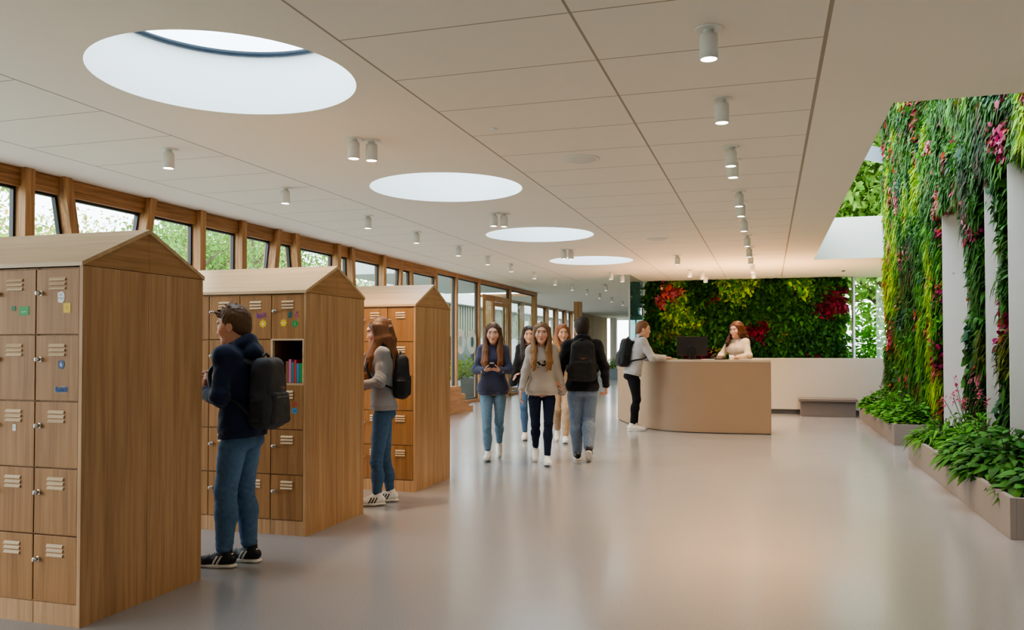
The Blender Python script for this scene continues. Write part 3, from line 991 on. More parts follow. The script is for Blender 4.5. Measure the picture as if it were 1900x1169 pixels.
m = MB(); m.tube([(-.07, -.07, .045), (-.07, -.03, .07), (-.07, .04, .085), (-.07, .08, .075)], [.02, .014, .014, .022], 10); m.build('handset', M['plastic'], ph)
cup = empty('white_cup', (-.60, 14.72, CT)); tag(cup, 'small white cup on the counter beside the telephone', 'cup')
m = MB(); m.lathe([(0, .004), (.026, .004), (.034, .078), (.037, .08), (.029, 0.0), (.0, 0.0)], 24); m.build('cup_body', M['paper'], cup)
m = MB(); m.tube([(.034, 0, .062), (.055, 0, .058), (.057, 0, .032), (.031, 0, .022)], .005, 8); m.build('handle', M['paper'], cup)
for k, (x, y, rz, n_, lab) in enumerate(((-1.63, 14.86, .5, 5, 'loose white papers under the hands of the man at the desk'), (-.98, 14.72, -.2, 3, 'flat white brochures on the counter right of the monitor'), (-.36, 14.74, .15, 4, 'low pile of white leaflets near the right end of the counter'))):
    p = empty('paper_pile', (x, y, CT), rz); tag(p, lab, 'papers', 'papers on the reception counter')
    for q in range(n_):
        m = MB(); m.box(-.10, .10, -.07, .07, 0, .0035); o = m.build('sheet', M['paper'], p, (random.uniform(-.01, .01), random.uniform(-.01, .01), q * .0036)); o.rotation_euler.z = random.uniform(-.15, .15)

# ================================================================== PLANTERS
def planter(name, x0, x1, y0, y1, h, label, mat='grey_box', z0=0):
    r = empty(name, ((x0 + x1) / 2, (y0 + y1) / 2, z0)); tag(r, label, 'planter')
    a, b = (x1 - x0) / 2, (y1 - y0) / 2
    t = .045
    m = MB()
    m.box(-a, -a + t, -b, b, 0, h, b=.003); m.box(a - t, a, -b, b, 0, h, b=.003)
    m.box(-a + t, a - t, -b, -b + t, 0, h, b=.003); m.box(-a + t, a - t, b - t, b, 0, h, b=.003)
    m.box(-a + t, a - t, -b + t, b - t, 0, .04)
    m.build('planter_box', M[mat], r)
    m = MB(); m.box(-a + t, a - t, -b + t, b - t, .04, h - .05); m.build('soil', M['soil'], r)
    return r
planter('planter', 1.72, 2.47, 7.08, 11.82, .31, 'long grey planter box nearest the camera at the foot of the planted wall')
planter('planter', 1.775, 2.47, 13.5, 18.45, .31, 'grey planter box farther back, between the bench and the nearer planter')
planter('planter', -9.3, -8.4, 22.4, 24.9, .54, 'blue grey planter outside the glass, left of the door', 'grey_cool', -.01)
planter('planter', -9.3, -8.4, 25.6, 27.4, .54, 'blue grey planter outside the glass, right of the door', 'grey_cool', -.01)
planter('planter', -7.45, -4.0, 38.2, 39.1, .52, 'grey planter at the far end of the hall, left of the reception desk', 'grey_cool')
# ================================================================== FOLIAGE
def nrm(a):
    return a / np.maximum(np.linalg.norm(a, axis=-1, keepdims=True), 1e-9)


def leaves_np(P, D, N, L, W, col, droop, shade=0.25):
    """bent leaves: P base, D direction, N up side of blade, L length, W width, col (n,3), droop (n,) sag of the tip.
    7 points a leaf: base, two shoulders, mid rib, two lower shoulders, tip"""
    n = len(P)
    D = nrm(D)
    S = nrm(np.cross(D, N))
    N = nrm(np.cross(S, D))
    L_ = L[:, None]; W_ = W[:, None]
    G = np.array([0, 0, -1.0])[None]
    dr = droop[:, None] * L_
    base = P
    m1 = P + D * L_ * .36 + N * L_ * .05 + G * dr * .12
    m2 = P + D * L_ * .70 + N * L_ * .03 + G * dr * .48
    tip = P + D * L_ + G * dr
    a1, b1 = m1 - S * W_ * .5 - N * W_ * .10, m1 + S * W_ * .5 - N * W_ * .10
    a2, b2 = m2 - S * W_ * .40 - N * W_ * .08, m2 + S * W_ * .40 - N * W_ * .08
    V = np.stack([base, a1, m1, b1, a2, m2, b2, tip], 1)        # n,8,3
    idx = np.array([[0, 2, 1], [0, 3, 2], [1, 2, 5], [1, 5, 4], [2, 3, 6], [2, 6, 5], [4, 5, 7], [5, 6, 7]])
    F = (np.arange(n)[:, None, None] * 8 + idx[None]).reshape(-1, 3)
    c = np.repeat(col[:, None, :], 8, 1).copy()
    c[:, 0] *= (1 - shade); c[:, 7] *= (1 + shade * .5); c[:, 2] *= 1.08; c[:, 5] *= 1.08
    return V.reshape(-1, 3), F, np.clip(c.reshape(-1, 3), 0, 1)


def merge(parts):
    vs, fs, cs, b = [], [], [], 0
    for V, F, c in parts:
        vs.append(V); fs.append(F + b); cs.append(c); b += len(V)
    return np.concatenate(vs), np.concatenate(fs), np.concatenate(cs)


PAL = {k: np.array(lin(*v)) for k, v in dict(
    lime=(168, 206, 40), green=(92, 156, 44), mid=(66, 118, 42), deep=(40, 82, 36), blue=(62, 104, 74), olive=(116, 128, 50),
    burg=(98, 30, 42), wine=(140, 40, 66), magenta=(196, 50, 112), pink=(222, 130, 150), coral=(206, 96, 70), rust=(152, 82, 50), pale=(176, 196, 132), brown=(92, 74, 44)).items()}


def clumps(n_clump, sampler, leaves_per, species, outward, seed):
    """plants of a living wall: each clump a rosette or a hanging tuft"""
    r = np.random.default_rng(seed)
    parts = []
    for i in range(n_clump):
        p = sampler(r)
        sp = species(p, r)
        k = int(leaves_per * r.uniform(.7, 1.3))
        if sp['form'] == 'hang':                # fern and grass tufts: arch out, then fall
            rad = r.normal(0, 1, (k, 3)); rad -= (rad @ outward)[:, None] * outward; rad = nrm(rad)
            D = outward[None] * r.uniform(.2, 1.1, (k, 1)) + rad * r.uniform(.2, 1.0, (k, 1)) + np.array([0, 0, -.28])
            L = r.uniform(.11, .25, k) * sp['size']; W = L * r.uniform(.16, .30, k); dr = r.uniform(.3, .95, k)
        elif sp['form'] == 'flower':
            D = outward[None] * r.uniform(.3, 1, (k, 1)) + r.normal(0, .6, (k, 3)) + np.array([0, 0, -.2])
            L = r.uniform(.05, .10, k) * sp['size']; W = L * r.uniform(.5, .8, k); dr = r.uniform(0, .4, k)
        else:                                   # broad leaved rosette
            D = outward[None] * r.uniform(.2, .8, (k, 1)) + r.normal(0, .65, (k, 3)) + np.array([0, 0, -.1])
            L = r.uniform(.09, .19, k) * sp['size']; W = L * r.uniform(.45, .75, k); dr = r.uniform(.1, .6, k)
        N = outward[None] + np.array([0, 0, .9]) + r.normal(0, .45, (k, 3))
        base = p[None] + r.normal(0, .055, (k, 3)) * sp['size'] + outward[None] * r.uniform(0, .08, (k, 1))
        col = sp['col'][None] * r.uniform(.6, 1.25, (k, 1)) * (1 + r.normal(0, .06, (k, 3)))
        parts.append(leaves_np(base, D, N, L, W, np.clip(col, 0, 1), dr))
    return merge(parts)


def lowfreq(seed, n=6, f=1.0):
    r = np.random.default_rng(seed)
    K = r.normal(0, f, (n, 3)); ph = r.uniform(0, 6.28, n)
    return lambda p: float(np.sin(K @ p + ph).sum() / math.sqrt(n))


nA, nB, nC = lowfreq(3, 6, 2.4), lowfreq(4, 6, 3.4), lowfreq(5, 7, 4.6)


def sp_right(p, r):
    a, b, c = nA(p), nB(p), nC(p)
    hi = p[2] / 7
    if c > 1.0: return dict(form='flower', size=1.35, col=PAL[('magenta', 'wine', 'pink', 'coral')[int(r.integers(4))]])
    if c < -1.25: return dict(form='round', size=.9, col=PAL[('coral', 'burg', 'rust')[int(r.integers(3))]])
    if a + hi * .8 > 1.05: return dict(form='hang', size=.95, col=PAL['lime'] * (.75 if r.random() < .3 else 1))
    if a > .25: return dict(form='hang' if r.random() < .7 else 'round', size=.95, col=PAL['green'])
    if b > .9: return dict(form='round', size=1.1, col=PAL['blue'])
    if b < -1.0: return dict(form='hang', size=.9, col=PAL['olive'])
    if a < -1.0: return dict(form='hang', size=.9, col=PAL['brown' if r.random() < .3 else 'deep'])
    return dict(form='hang' if r.random() < .6 else 'round', size=.95, col=PAL['mid'])


def in_niche(y, z, pad=.03):
    return z < NZ + pad and any(a - pad < y < b + pad for a, b in NICHES)


nH = lowfreq(25, 8, 4.0)


def samp_right(r):
    while True:
        y, z = r.uniform(8.0, LY1), r.uniform(.3, LZ - .1)
        if not in_niche(y, z):
            bulge = .10 + .085 * nH(np.array([0.3, y, z]))          # cushions and hollows
            return np.array([LX - .01 - max(0, bulge), y, z])


def samp_edge(r):            # a thicker growth on the far edge, and along the niche edges
    u = r.random()
    if u < .5: return np.array([LX + r.uniform(-.05, .25), LY1 + r.uniform(-.05, .03), r.uniform(.1, LZ)])
    a, b = NICHES[int(r.integers(3))]
    if u < .8: return np.array([LX - .02, r.choice([a - .03, b + .05]), r.uniform(.4, NZ)])
    return np.array([LX - .02, r.uniform(a, b), NZ + .05])


out = np.array([-1.0, 0, 0])
parts = [clumps(6200, samp_right, 22, sp_right, out, 21), clumps(330, samp_edge, 16, sp_right, out, 22)]
V, F, c = merge(parts)
L8 = V.reshape(-1, 8, 3)
mid_ = L8[:, 2:7].mean(1); q_ = np.random.default_rng(5).uniform(0, 1, len(L8))
inn = np.zeros(len(L8), bool)
for a_, b_ in NICHES: inn |= (mid_[:, 1] > a_ - .02) & (mid_[:, 1] < b_ + .02) & (mid_[:, 2] < NZ - .06)
keep = ~(inn & (q_ < 2))
V = L8[keep].reshape(-1, 3); c = c.reshape(-1, 8, 3)[keep].reshape(-1, 3)
F = F.reshape(-1, 8, 3)[:keep.sum()].reshape(-1, 3)
V[:, 0] = np.where(V[:, 0] < LF - .05, LF - .05 + (V[:, 0] - LF + .05) * .4, V[:, 0])      # clipped, kept close to the wall
c = c * .80
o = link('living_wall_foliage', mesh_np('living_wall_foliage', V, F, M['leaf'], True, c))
tag(o, 'tall green living wall with lime, pink and red plants around the white niches', 'living wall', kind='stuff')

nD, nE, nF = lowfreq(13, 6, 2.0), lowfreq(14, 6, 2.6), lowfreq(16, 6, 3.4)


def sp_far(p, r):
    a, b, c = nD(p), nE(p), nF(p)
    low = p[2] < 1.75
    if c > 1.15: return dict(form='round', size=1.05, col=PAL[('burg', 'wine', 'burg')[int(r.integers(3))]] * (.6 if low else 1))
    if c < -1.7: return dict(form='flower', size=1.4, col=PAL[('pink', 'coral')[int(r.integers(2))]])
    if a > .5 and not low: return dict(form='round', size=1.0, col=PAL['green' if r.random() < .6 else 'lime'])
    if b > .7: return dict(form='round', size=1.0, col=PAL['olive' if r.random() < .4 else 'mid'])
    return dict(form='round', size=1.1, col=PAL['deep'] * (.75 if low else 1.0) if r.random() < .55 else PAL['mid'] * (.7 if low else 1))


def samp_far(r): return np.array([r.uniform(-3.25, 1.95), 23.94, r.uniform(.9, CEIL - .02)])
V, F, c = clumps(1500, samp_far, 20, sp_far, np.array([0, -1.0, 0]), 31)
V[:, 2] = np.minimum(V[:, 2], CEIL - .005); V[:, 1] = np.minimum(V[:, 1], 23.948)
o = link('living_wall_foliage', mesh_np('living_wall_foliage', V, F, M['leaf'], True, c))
tag(o, 'leafy planted wall in greens and burgundy behind the reception desk', 'living wall', kind='stuff')


def plant_arrays(n, rad, h, col, L, W, seed, droop=.5, up=.6, rx=1.0):
    r = np.random.default_rng(seed)
    a = r.uniform(0, 2 * PI, n); q = np.sqrt(r.uniform(0, 1, n))
    z = h * (1 - q * .75) * r.uniform(.35, 1.0, n)
    P = np.stack([np.cos(a) * q * rad * .72 * rx, np.sin(a) * q * rad * .72, z], 1)
    D = np.stack([np.cos(a) * (.4 + q) * rx, np.sin(a) * (.4 + q), up * r.uniform(.2, 1.2, n)], 1) + r.normal(0, .3, (n, 3))
    N = np.array([0, 0, 1.0])[None] + r.normal(0, .25, (n, 3))
    cols = col[None] * r.uniform(.55, 1.3, (n, 1)) * (1 + r.normal(0, .06, (n, 3)))
    return leaves_np(P, D, N, L * r.uniform(.6, 1.2, n), W * r.uniform(.6, 1.2, n), np.clip(cols, 0, 1), droop * r.uniform(.5, 1.4, n))


def plant(name, x, y, z, label, group, n, rad, h, col, L, W, seed, droop=.5, flowers=None, stems=10, cat='plant'):
    r = empty(name, (x, y, z)); tag(r, label, cat, group)
    V, F, c = plant_arrays(n, rad, h, col, L, W, seed, droop)
    link('foliage', mesh_np('foliage', V, F, M['leaf'], True, c), r)
    m = MB(); q = np.random.default_rng(seed)
    for k in range(stems):
        a = q.uniform(0, 6.28); d = rad * .45 * q.uniform(.2, 1)
        m.tube([(0, 0, 0), (d * .4 * math.cos(a), d * .4 * math.sin(a), h * .4), (d * math.cos(a), d * math.sin(a), h * .85)], [.006, .005, .003], 5)
    m.build('stems', M['bark'], r)
    if flowers:
        fc, fh, fn = flowers
        parts = []
        for k in range(fn):
            a = q.uniform(0, 6.28); d = rad * .8 * math.sqrt(q.uniform(0, 1))
            cc = np.array([d * math.cos(a), d * math.sin(a), fh * q.uniform(.75, 1.1)])
            kk = 26
            D = q.normal(0, 1, (kk, 3)); P = cc[None] + D * .012 + np.stack([np.zeros(kk), np.zeros(kk), q.uniform(-.05, .05, kk)], 1)
            parts.append(leaves_np(P, D, D + np.array([0, 0, .6]), q.uniform(.02, .04, kk), q.uniform(.014, .026, kk), fc[None] * q.uniform(.7, 1.25, (kk, 1)), np.zeros(kk)))
            st = MB(); st.tube([(cc[0] * .5, cc[1] * .5, h * .5), (cc[0], cc[1], cc[2])], .0035, 5)
            vs = np.array(st.v); 
            fs = np.array([[f_[0], f_[1], f_[2]] for f_ in st.f if len(f_) == 4] + [[f_[0], f_[2], f_[3]] for f_ in st.f if len(f_) == 4])
            parts.append((vs, fs, np.tile(PAL['mid'], (len(vs), 1))))
        V, F, c = merge(parts)
        link('flowers', mesh_np('flowers', np.clip(V, -9, 9), F, M['leaf'], True, c), r)
    return r


PS = .255
gp = 'plants in the nearer grey planter'
plant('leafy_plant', 2.09, 7.55, PS, 'dark broad-leaved plant in the near planter, at its near end', gp, 300, .42, .34, PAL['mid'], .17, .075, 41, .6)
plant('leafy_plant', 2.08, 8.45, PS, 'large drooping dark green plant in the near planter, second from its near end', gp, 460, .55, .46, PAL['mid'] * .9, .19, .08, 42, .6)
plant('leafy_plant', 2.10, 9.35, PS, 'spreading dark green plant in the middle of the near planter', gp, 460, .55, .46, PAL['mid'] * 1.05, .18, .075, 43, .6)
plant('flowering_plant', 2.2, 10.25, PS, 'green plant with tall pink flowers in the near planter', gp, 420, .5, .50, PAL['green'], .15, .06, 44, .5, (PAL['magenta'] * .6 + PAL['pink'] * .5, .72, 9))
plant('leafy_plant', 2.08, 11.2, PS, 'narrow-leaved green plant spilling over the far end of the near planter', gp, 460, .52, .40, PAL['green'] * .9, .22, .035, 45, .8)
plant('flowering_plant', 2.34, 8.0, PS, 'small magenta-flowered plant between the foliage of the near planter and the wall', gp, 130, .25, .5, PAL['olive'], .14, .05, 46, .4, (PAL['magenta'], .62, 4))
gp = 'plants in the farther grey planter'
plant('leafy_plant', 2.10, 13.95, PS, 'bright green bushy plant at the near end of the far planter', gp, 520, .50, .46, PAL['green'] * .85, .11, .075, 47, .4)
plant('leafy_plant', 2.06, 14.9, PS, 'round-leaved green plant, second from the near end of the far planter', gp, 560, .52, .50, PAL['green'], .10, .075, 48, .4)
plant('leafy_plant', 2.06, 15.9, PS, 'fresh green plant in the middle of the far planter', gp, 520, .52, .46, PAL['green'] * 1.1, .10, .07, 49, .4)
plant('leafy_plant', 2.06, 17.2, PS, 'low green plant beside the bench at the far end of the far planter', gp, 520, .55, .46, PAL['green'] * .95, .11, .07, 50, .4)
plant('flowering_plant', 2.36, 14.4, PS, 'plant with dark red blooms between the far planter and the wall', gp, 120, .22, .5, PAL['olive'], .12, .05, 51, .4, (PAL['wine'], .62, 5))
for k, (x, y) in enumerate(((-8.85, 23.0), (-8.85, 24.2))):
    plant('shrub', x, y, .47, ('bright lime shrub in the outside planter, nearer the lockers', 'bright lime shrub in the outside planter, nearer the door')[k], 'lime shrubs outside', 700, .62, .78, PAL['lime'] * .8, .12, .07, 60 + k, .2, None, 12, 'shrub')
plant('shrub', -8.85, 26.5, .47, 'green shrub in the outside planter right of the door', None, 600, .6, .6, PAL['green'], .12, .06, 63, .2, None, 12, 'shrub')
for k, x in enumerate((-6.95, -6.1, -5.2, -4.4)):
    plant('shrub', x, 38.65, .46, '%s green shrub from the left in the planter at the far end of the hall' % ORD[k], 'shrubs in the far hall planter', 420, .6, .62, PAL['green'] * 1.05, .13, .06, 70 + k, .3, None, 8, 'shrub')

# ------------------------------------------------ trees outside
def tree_meshes(h, crown, cz, n, col, seed, leaf=.2):
    r = np.random.default_rng(seed)
    m = MB()
    m.tube([(0, 0, 0), (.08, .05, h * .3), (.02, -.06, h * .6), (0, 0, h * .92)], [h * .022, h * .017, h * .010, .02], 8)
    cents = []
    for k in range(26):
        a = r.uniform(0, 6.28); el = r.uniform(-.5, 1)
        q = r.uniform(.45, 1.0)
        cpt = np.array([math.cos(a) * crown * q * math.sqrt(max(0, 1 - el * el * .8)), math.sin(a) * crown * q * math.sqrt(max(0, 1 - el * el * .8)), cz + el * (h - cz)])
        cents.append(cpt)
        z0 = max(h * .22, cpt[2] - np.hypot(cpt[0], cpt[1]) * .8)
        z0 = min(z0, h * .85)
        mid = (cpt[0] * .5, cpt[1] * .5, (z0 + cpt[2]) / 2 + .15)
        m.tube([(0, 0, z0), mid, tuple(cpt)], [h * .008, h * .005, .008], 5, cap=False)
    T = m.mesh('trunk', M['bark'])
    cents = np.array(cents)
    k = r.integers(0, len(cents), n)
    P = cents[k] + r.normal(0, crown * .20, (n, 3))
    D = r.normal(0, 1, (n, 3)) + np.array([0, 0, -.3]); N = r.normal(0, .6, (n, 3)) + np.array([0, 0, 1.0])
    L = r.uniform(.6, 1.2, n) * leaf
    cc = col[None] * r.uniform(.6, 1.3, (n, 1)) * (1 + r.normal(0, .07, (n, 3)))
    V, F, c = leaves_np(P, D, N, L, L * .55, np.clip(cc, 0, 1), np.full(n, .2))
    return T, mesh_np('foliage', V, F, M['tree_leaf'], True, c)


TK = {'birch': tree_meshes(8.5, 2.3, 4.6, 5200, np.array(lin(150, 178, 96)), 81, .17),
      'oak': tree_meshes(7.5, 3.0, 4.4, 6500, np.array(lin(120, 156, 80)), 82, .20),
      'gold': tree_meshes(6.0, 2.2, 3.6, 4500, np.array(lin(186, 170, 84)), 83, .17),
      'thin': tree_meshes(6.2, 2.3, 4.2, 1700, np.array(lin(158, 172, 110)), 84, .14),
      'dense': tree_meshes(9.0, 3.1, 4.4, 15000, np.array(lin(122, 160, 70)), 85, .22)}


def tree(kind, x, y, s, rz, label, group):
    r = empty('tree', (x, y, -.06), rz); tag(r, label, 'tree', group)
    T, L = TK[kind]
    r.scale = (s, s, s)
    link('trunk', T, r); link('foliage', L, r)


g = 'trees beyond the window wall'
for kind, x, y, s, rz, lab in (
    ('birch', -14.0, 11.6, .80, .3, 'pale green birch outside the first window from the left edge'),
    ('gold', -16.0, 15.3, .70, 1.0, 'yellowish tree outside the second window from the left edge'),
    ('thin', -19.0, 18.0, .80, 4.0, 'bare-topped light tree rising behind the yellowish tree'),
    ('thin', -24.0, 25.0, .98, 2.0, 'sparse small tree low in the wide bright window'),
    ('oak', -15.0, 19.6, .64, .8, 'green spreading tree outside the windows just right of the nearest locker roof'),
    ('birch', -15.6, 22.9, .66, 2.2, 'light green tree seen over the middle locker roof, left of the slanted posts'),
    ('oak', -18.5, 28.5, .86, 4.0, 'broad green tree seen over the middle locker roof between the slanted posts'),
    ('birch', -13.2, 24.6, .56, 5.0, 'slim light tree standing in front of the pavilion'),
    ('dense', -26, 36, .9, 1.3, 'large tree behind the pavilion roof'),
    ('oak', -21, 26.5, .86, 2.6, 'tall green tree farther out behind the spreading tree')):
    tree(kind, x, y, s, rz, lab, g)
g = 'trees beyond the roof slot'
for kind, x, y, s, rz, lab in (
    ('dense', .6, 30.6, 1.25, .2, 'dense fresh green tree seen through the roof opening, behind the far planted wall'),
    ('dense', 4.2, 30.4, 1.25, 2.0, 'dense green tree behind the steel post of the far glazing'),
    ('dense', 8.0, 30.0, 1.15, 3.6, 'dense green tree hidden mostly by the tall living wall')):
    tree(kind, x, y, s, rz, lab, g)
g = 'shrubs behind the far glazing'
for k, (x, y, cc) in enumerate(((1.6, 26.0, PAL['green']), (2.7, 25.6, PAL['green'] * 1.2), (3.9, 26.2, PAL['lime'] * .8))):
    plant('shrub', x, y, -.06, ('green shrub behind the far glazing, beside the planted wall', 'green shrub behind the steel post of the far glazing', 'lime green shrub behind the far glazing at the living wall edge')[k], g, 2200, 1.05, 3.1, cc, .19, .11, 90 + k, .2, (PAL['pink'], 2.0, 14) if k == 0 else None, 14, 'shrub')
for k in range(5):
    plant('shrub', -7.5 + k * 1.35 - 1.5, 55.5, -.06, '%s shrub from the left behind the far end window' % ORD[k], 'shrubs behind the far end window', 500, 1.1, 2.6, PAL['deep'] * 1.3, .3, .16, 120 + k, .2, None, 8, 'shrub')
# ================================================================== PEOPLE (signed distance bodies, meshed with surface nets)
class Grid:
    def __init__(s, lo, hi, h):
        s.lo = np.array(lo, float); s.h = h
        s.n = np.ceil((np.array(hi) - s.lo) / h).astype(int) + 1
        s.F = np.full(tuple(s.n), 0.5, dtype=np.float32)
        s.ax = [s.lo[i] + h * np.arange(s.n[i]) for i in range(3)]

    def sub(s, lo, hi):
        sl = []
        for i in range(3):
            a = int(max(0, math.floor((lo[i] - s.lo[i]) / s.h))); b = int(min(s.n[i], math.ceil((hi[i] - s.lo[i]) / s.h) + 1))
            if b <= a: return None, None
            sl.append(slice(a, b))
        X, Y, Z = np.meshgrid(*[s.ax[i][sl[i]] for i in range(3)], indexing='ij')
        return tuple(sl), np.stack([X, Y, Z], -1)

    def put(s, sl, d, k, op='u'):
        A = s.F[sl]
        if op == 'u':
            h = np.clip(.5 + .5 * (A - d) / k, 0, 1) if k > 0 else (A > d).astype(float)
            s.F[sl] = A * (1 - h) + d * h - k * h * (1 - h)
        else:
            d = -d
            h = np.clip(.5 - .5 * (A - d) / k, 0, 1)
            s.F[sl] = A * (1 - h) + d * h + k * h * (1 - h)

    def cap(s, a, b, ra, rb=None, k=.02, n=None, f=1.0, op='u'):
        """tapered capsule; n, f: flattened to a fraction f of its thickness along n"""
        a, b = np.array(a, float), np.array(b, float)
        rb = ra if rb is None else rb
        m = max(ra, rb) + k + 3 * s.h
        sl, P = s.sub(np.minimum(a, b) - m, np.maximum(a, b) + m)
        if sl is None: return s
        ab = b - a
        if n is not None:
            n = np.array(n, float); n = n / np.linalg.norm(n)
            st = lambda v: v + (1 / f - 1) * (v @ n)[..., None] * n
            Q = st(P - a); ab = ab + (1 / f - 1) * (ab @ n) * n
        else: Q = P - a
        L2 = max(float(ab @ ab), 1e-9)
        t = np.clip((Q @ ab) / L2, 0, 1)
        dv = Q - t[..., None] * ab
        ln = np.linalg.norm(dv, axis=-1)
        d = ln - (ra + (rb - ra) * t)
        if n is not None:
            u = dv / np.maximum(ln, 1e-6)[..., None]
            un = u @ n
            g = np.sqrt(1 + (1 / f ** 2 - 1) * un ** 2)
            d = d / g
        s.put(sl, d, k, op)
        return s

    def ell(s, c, r, R=None, k=.02, op='u'):
        c = np.array(c, float); r = np.array(r, float)
        m = r.max() + k + 3 * s.h
        sl, P = s.sub(c - m, c + m)
        if sl is None: return s
        q = P - c
        if R is not None: q = q @ R            # R columns = axes
        k0 = np.linalg.norm(q / r, axis=-1); k1 = np.linalg.norm(q / (r * r), axis=-1)
        d = k0 * (k0 - 1) / np.maximum(k1, 1e-6)
        s.put(sl, d, k, op)
        return s

    def box(s, c, hb, rr, R=None, k=.01, op='u', taper=0.0):
        c = np.array(c, float); hb = np.array(hb, float)
        m = np.linalg.norm(hb) + k + 3 * s.h
        sl, P = s.sub(c - m, c + m)
        if sl is None: return s
        q = P - c
        if R is not None: q = q @ R
        if taper:
            sc = 1 - taper * q[..., 2:3] / hb[2]
            q = np.concatenate([q[..., :1] / sc, q[..., 1:2] / (1 - taper * .8 * q[..., 2:3] / hb[2]), q[..., 2:3]], -1)
        e = np.abs(q) - (hb - rr)
        d = np.linalg.norm(np.maximum(e, 0), axis=-1) + np.minimum(e.max(-1), 0) - rr
        s.put(sl, d, k, op)
        return s

    def all(s):
        return np.stack(np.meshgrid(*s.ax, indexing='ij'), -1)

    def near(s, w=.03):
        i = np.nonzero(np.abs(s.F) < w)
        return i, np.stack([s.ax[k][i[k]] for k in range(3)], -1)

    def mesh(s):
        F = s.F
        ins = F < 0
        nx, ny, nz = F.shape
        cnt = np.zeros((nx - 1, ny - 1, nz - 1), np.int8)
        for dx in (0, 1):
            for dy in (0, 1):
                for dz in (0, 1):
                    cnt += ins[dx:nx - 1 + dx, dy:ny - 1 + dy, dz:nz - 1 + dz]
        act = (cnt > 0) & (cnt < 8)
        ids = np.full(act.shape, -1, np.int64)
        ci = np.argwhere(act)
        ids[act] = np.arange(len(ci))
        acc = np.zeros((len(ci), 3)); num = np.zeros(len(ci))
        corners = [(a, b, c) for a in (0, 1) for b in (0, 1) for c in (0, 1)]
        for a in corners:
            for axis in range(3):
                if a[axis]: continue
                b = list(a); b[axis] = 1
                fa = F[ci[:, 0] + a[0], ci[:, 1] + a[1], ci[:, 2] + a[2]]; fb = F[ci[:, 0] + b[0], ci[:, 1] + b[1], ci[:, 2] + b[2]]
                x = (fa < 0) != (fb < 0)
                t = np.where(x, fa / np.where(x, fa - fb, 1), 0)
                p = np.array(a, float)[None] + np.zeros((len(ci), 3)); p[:, axis] = t
                acc[x] += p[x]; num[x] += 1
        V = s.lo + s.h * (ci + acc / np.maximum(num, 1)[:, None])
        quads = []
        for axis in range(3):
            o1, o2 = [(1, 2), (2, 0), (0, 1)][axis]
            sl0 = [slice(1, -1)] * 3; sl1 = [slice(1, -1)] * 3
            sl0[axis] = slice(0, -1); sl1[axis] = slice(1, None)
            A, B = ins[tuple(sl0)], ins[tuple(sl1)]
            e = np.argwhere(A != B)
            if not len(e): continue
            flip = A[e[:, 0], e[:, 1], e[:, 2]]
            base = e.copy()
            for i in range(3):
                if i != axis: base[:, i] += 1
            def cell(d1, d2):
                q = base.copy(); q[:, o1] += d1; q[:, o2] += d2
                return ids[q[:, 0], q[:, 1], q[:, 2]]
            q = np.stack([cell(-1, -1), cell(0, -1), cell(0, 0), cell(-1, 0)], 1)
            q[~flip] = q[~flip][:, ::-1]
            quads.append(q)
        Q = np.concatenate(quads)
        Q = Q[(Q >= 0).all(1)]
        return V, Q


def vn(v): v = np.array(v, float); return v / np.linalg.norm(v)


class Wob:
    """smooth cloth wrinkle field"""
    def __init__(s, seed, wl=.11, n=9):
        r = np.random.default_rng(seed)
        s.K = nrm(r.normal(0, 1, (n, 3)) * np.array([1, 1, 1.5])) * (2 * PI / (wl * r.uniform(.6, 1.6, (n, 1)))); s.p = r.uniform(0, 6.28, n)
    def __call__(s, P): return np.sin(P @ s.K.T + s.p).sum(-1) / math.sqrt(len(s.p))


def ik(a, t, l1, l2, hint):
    a, t = np.array(a, float), np.array(t, float)
    v = t - a; d = np.linalg.norm(v)
    if d > (l1 + l2) * .998: v = v / d; d = (l1 + l2) * .998; t = a + v * d
    v = v / d
    x = (l1 * l1 - l2 * l2 + d * d) / (2 * d)
    h = math.sqrt(max(l1 * l1 - x * x, 1e-6))
    u = np.array(hint, float); u = vn(u - v * (u @ v))
    return a + v * x + u * h, t


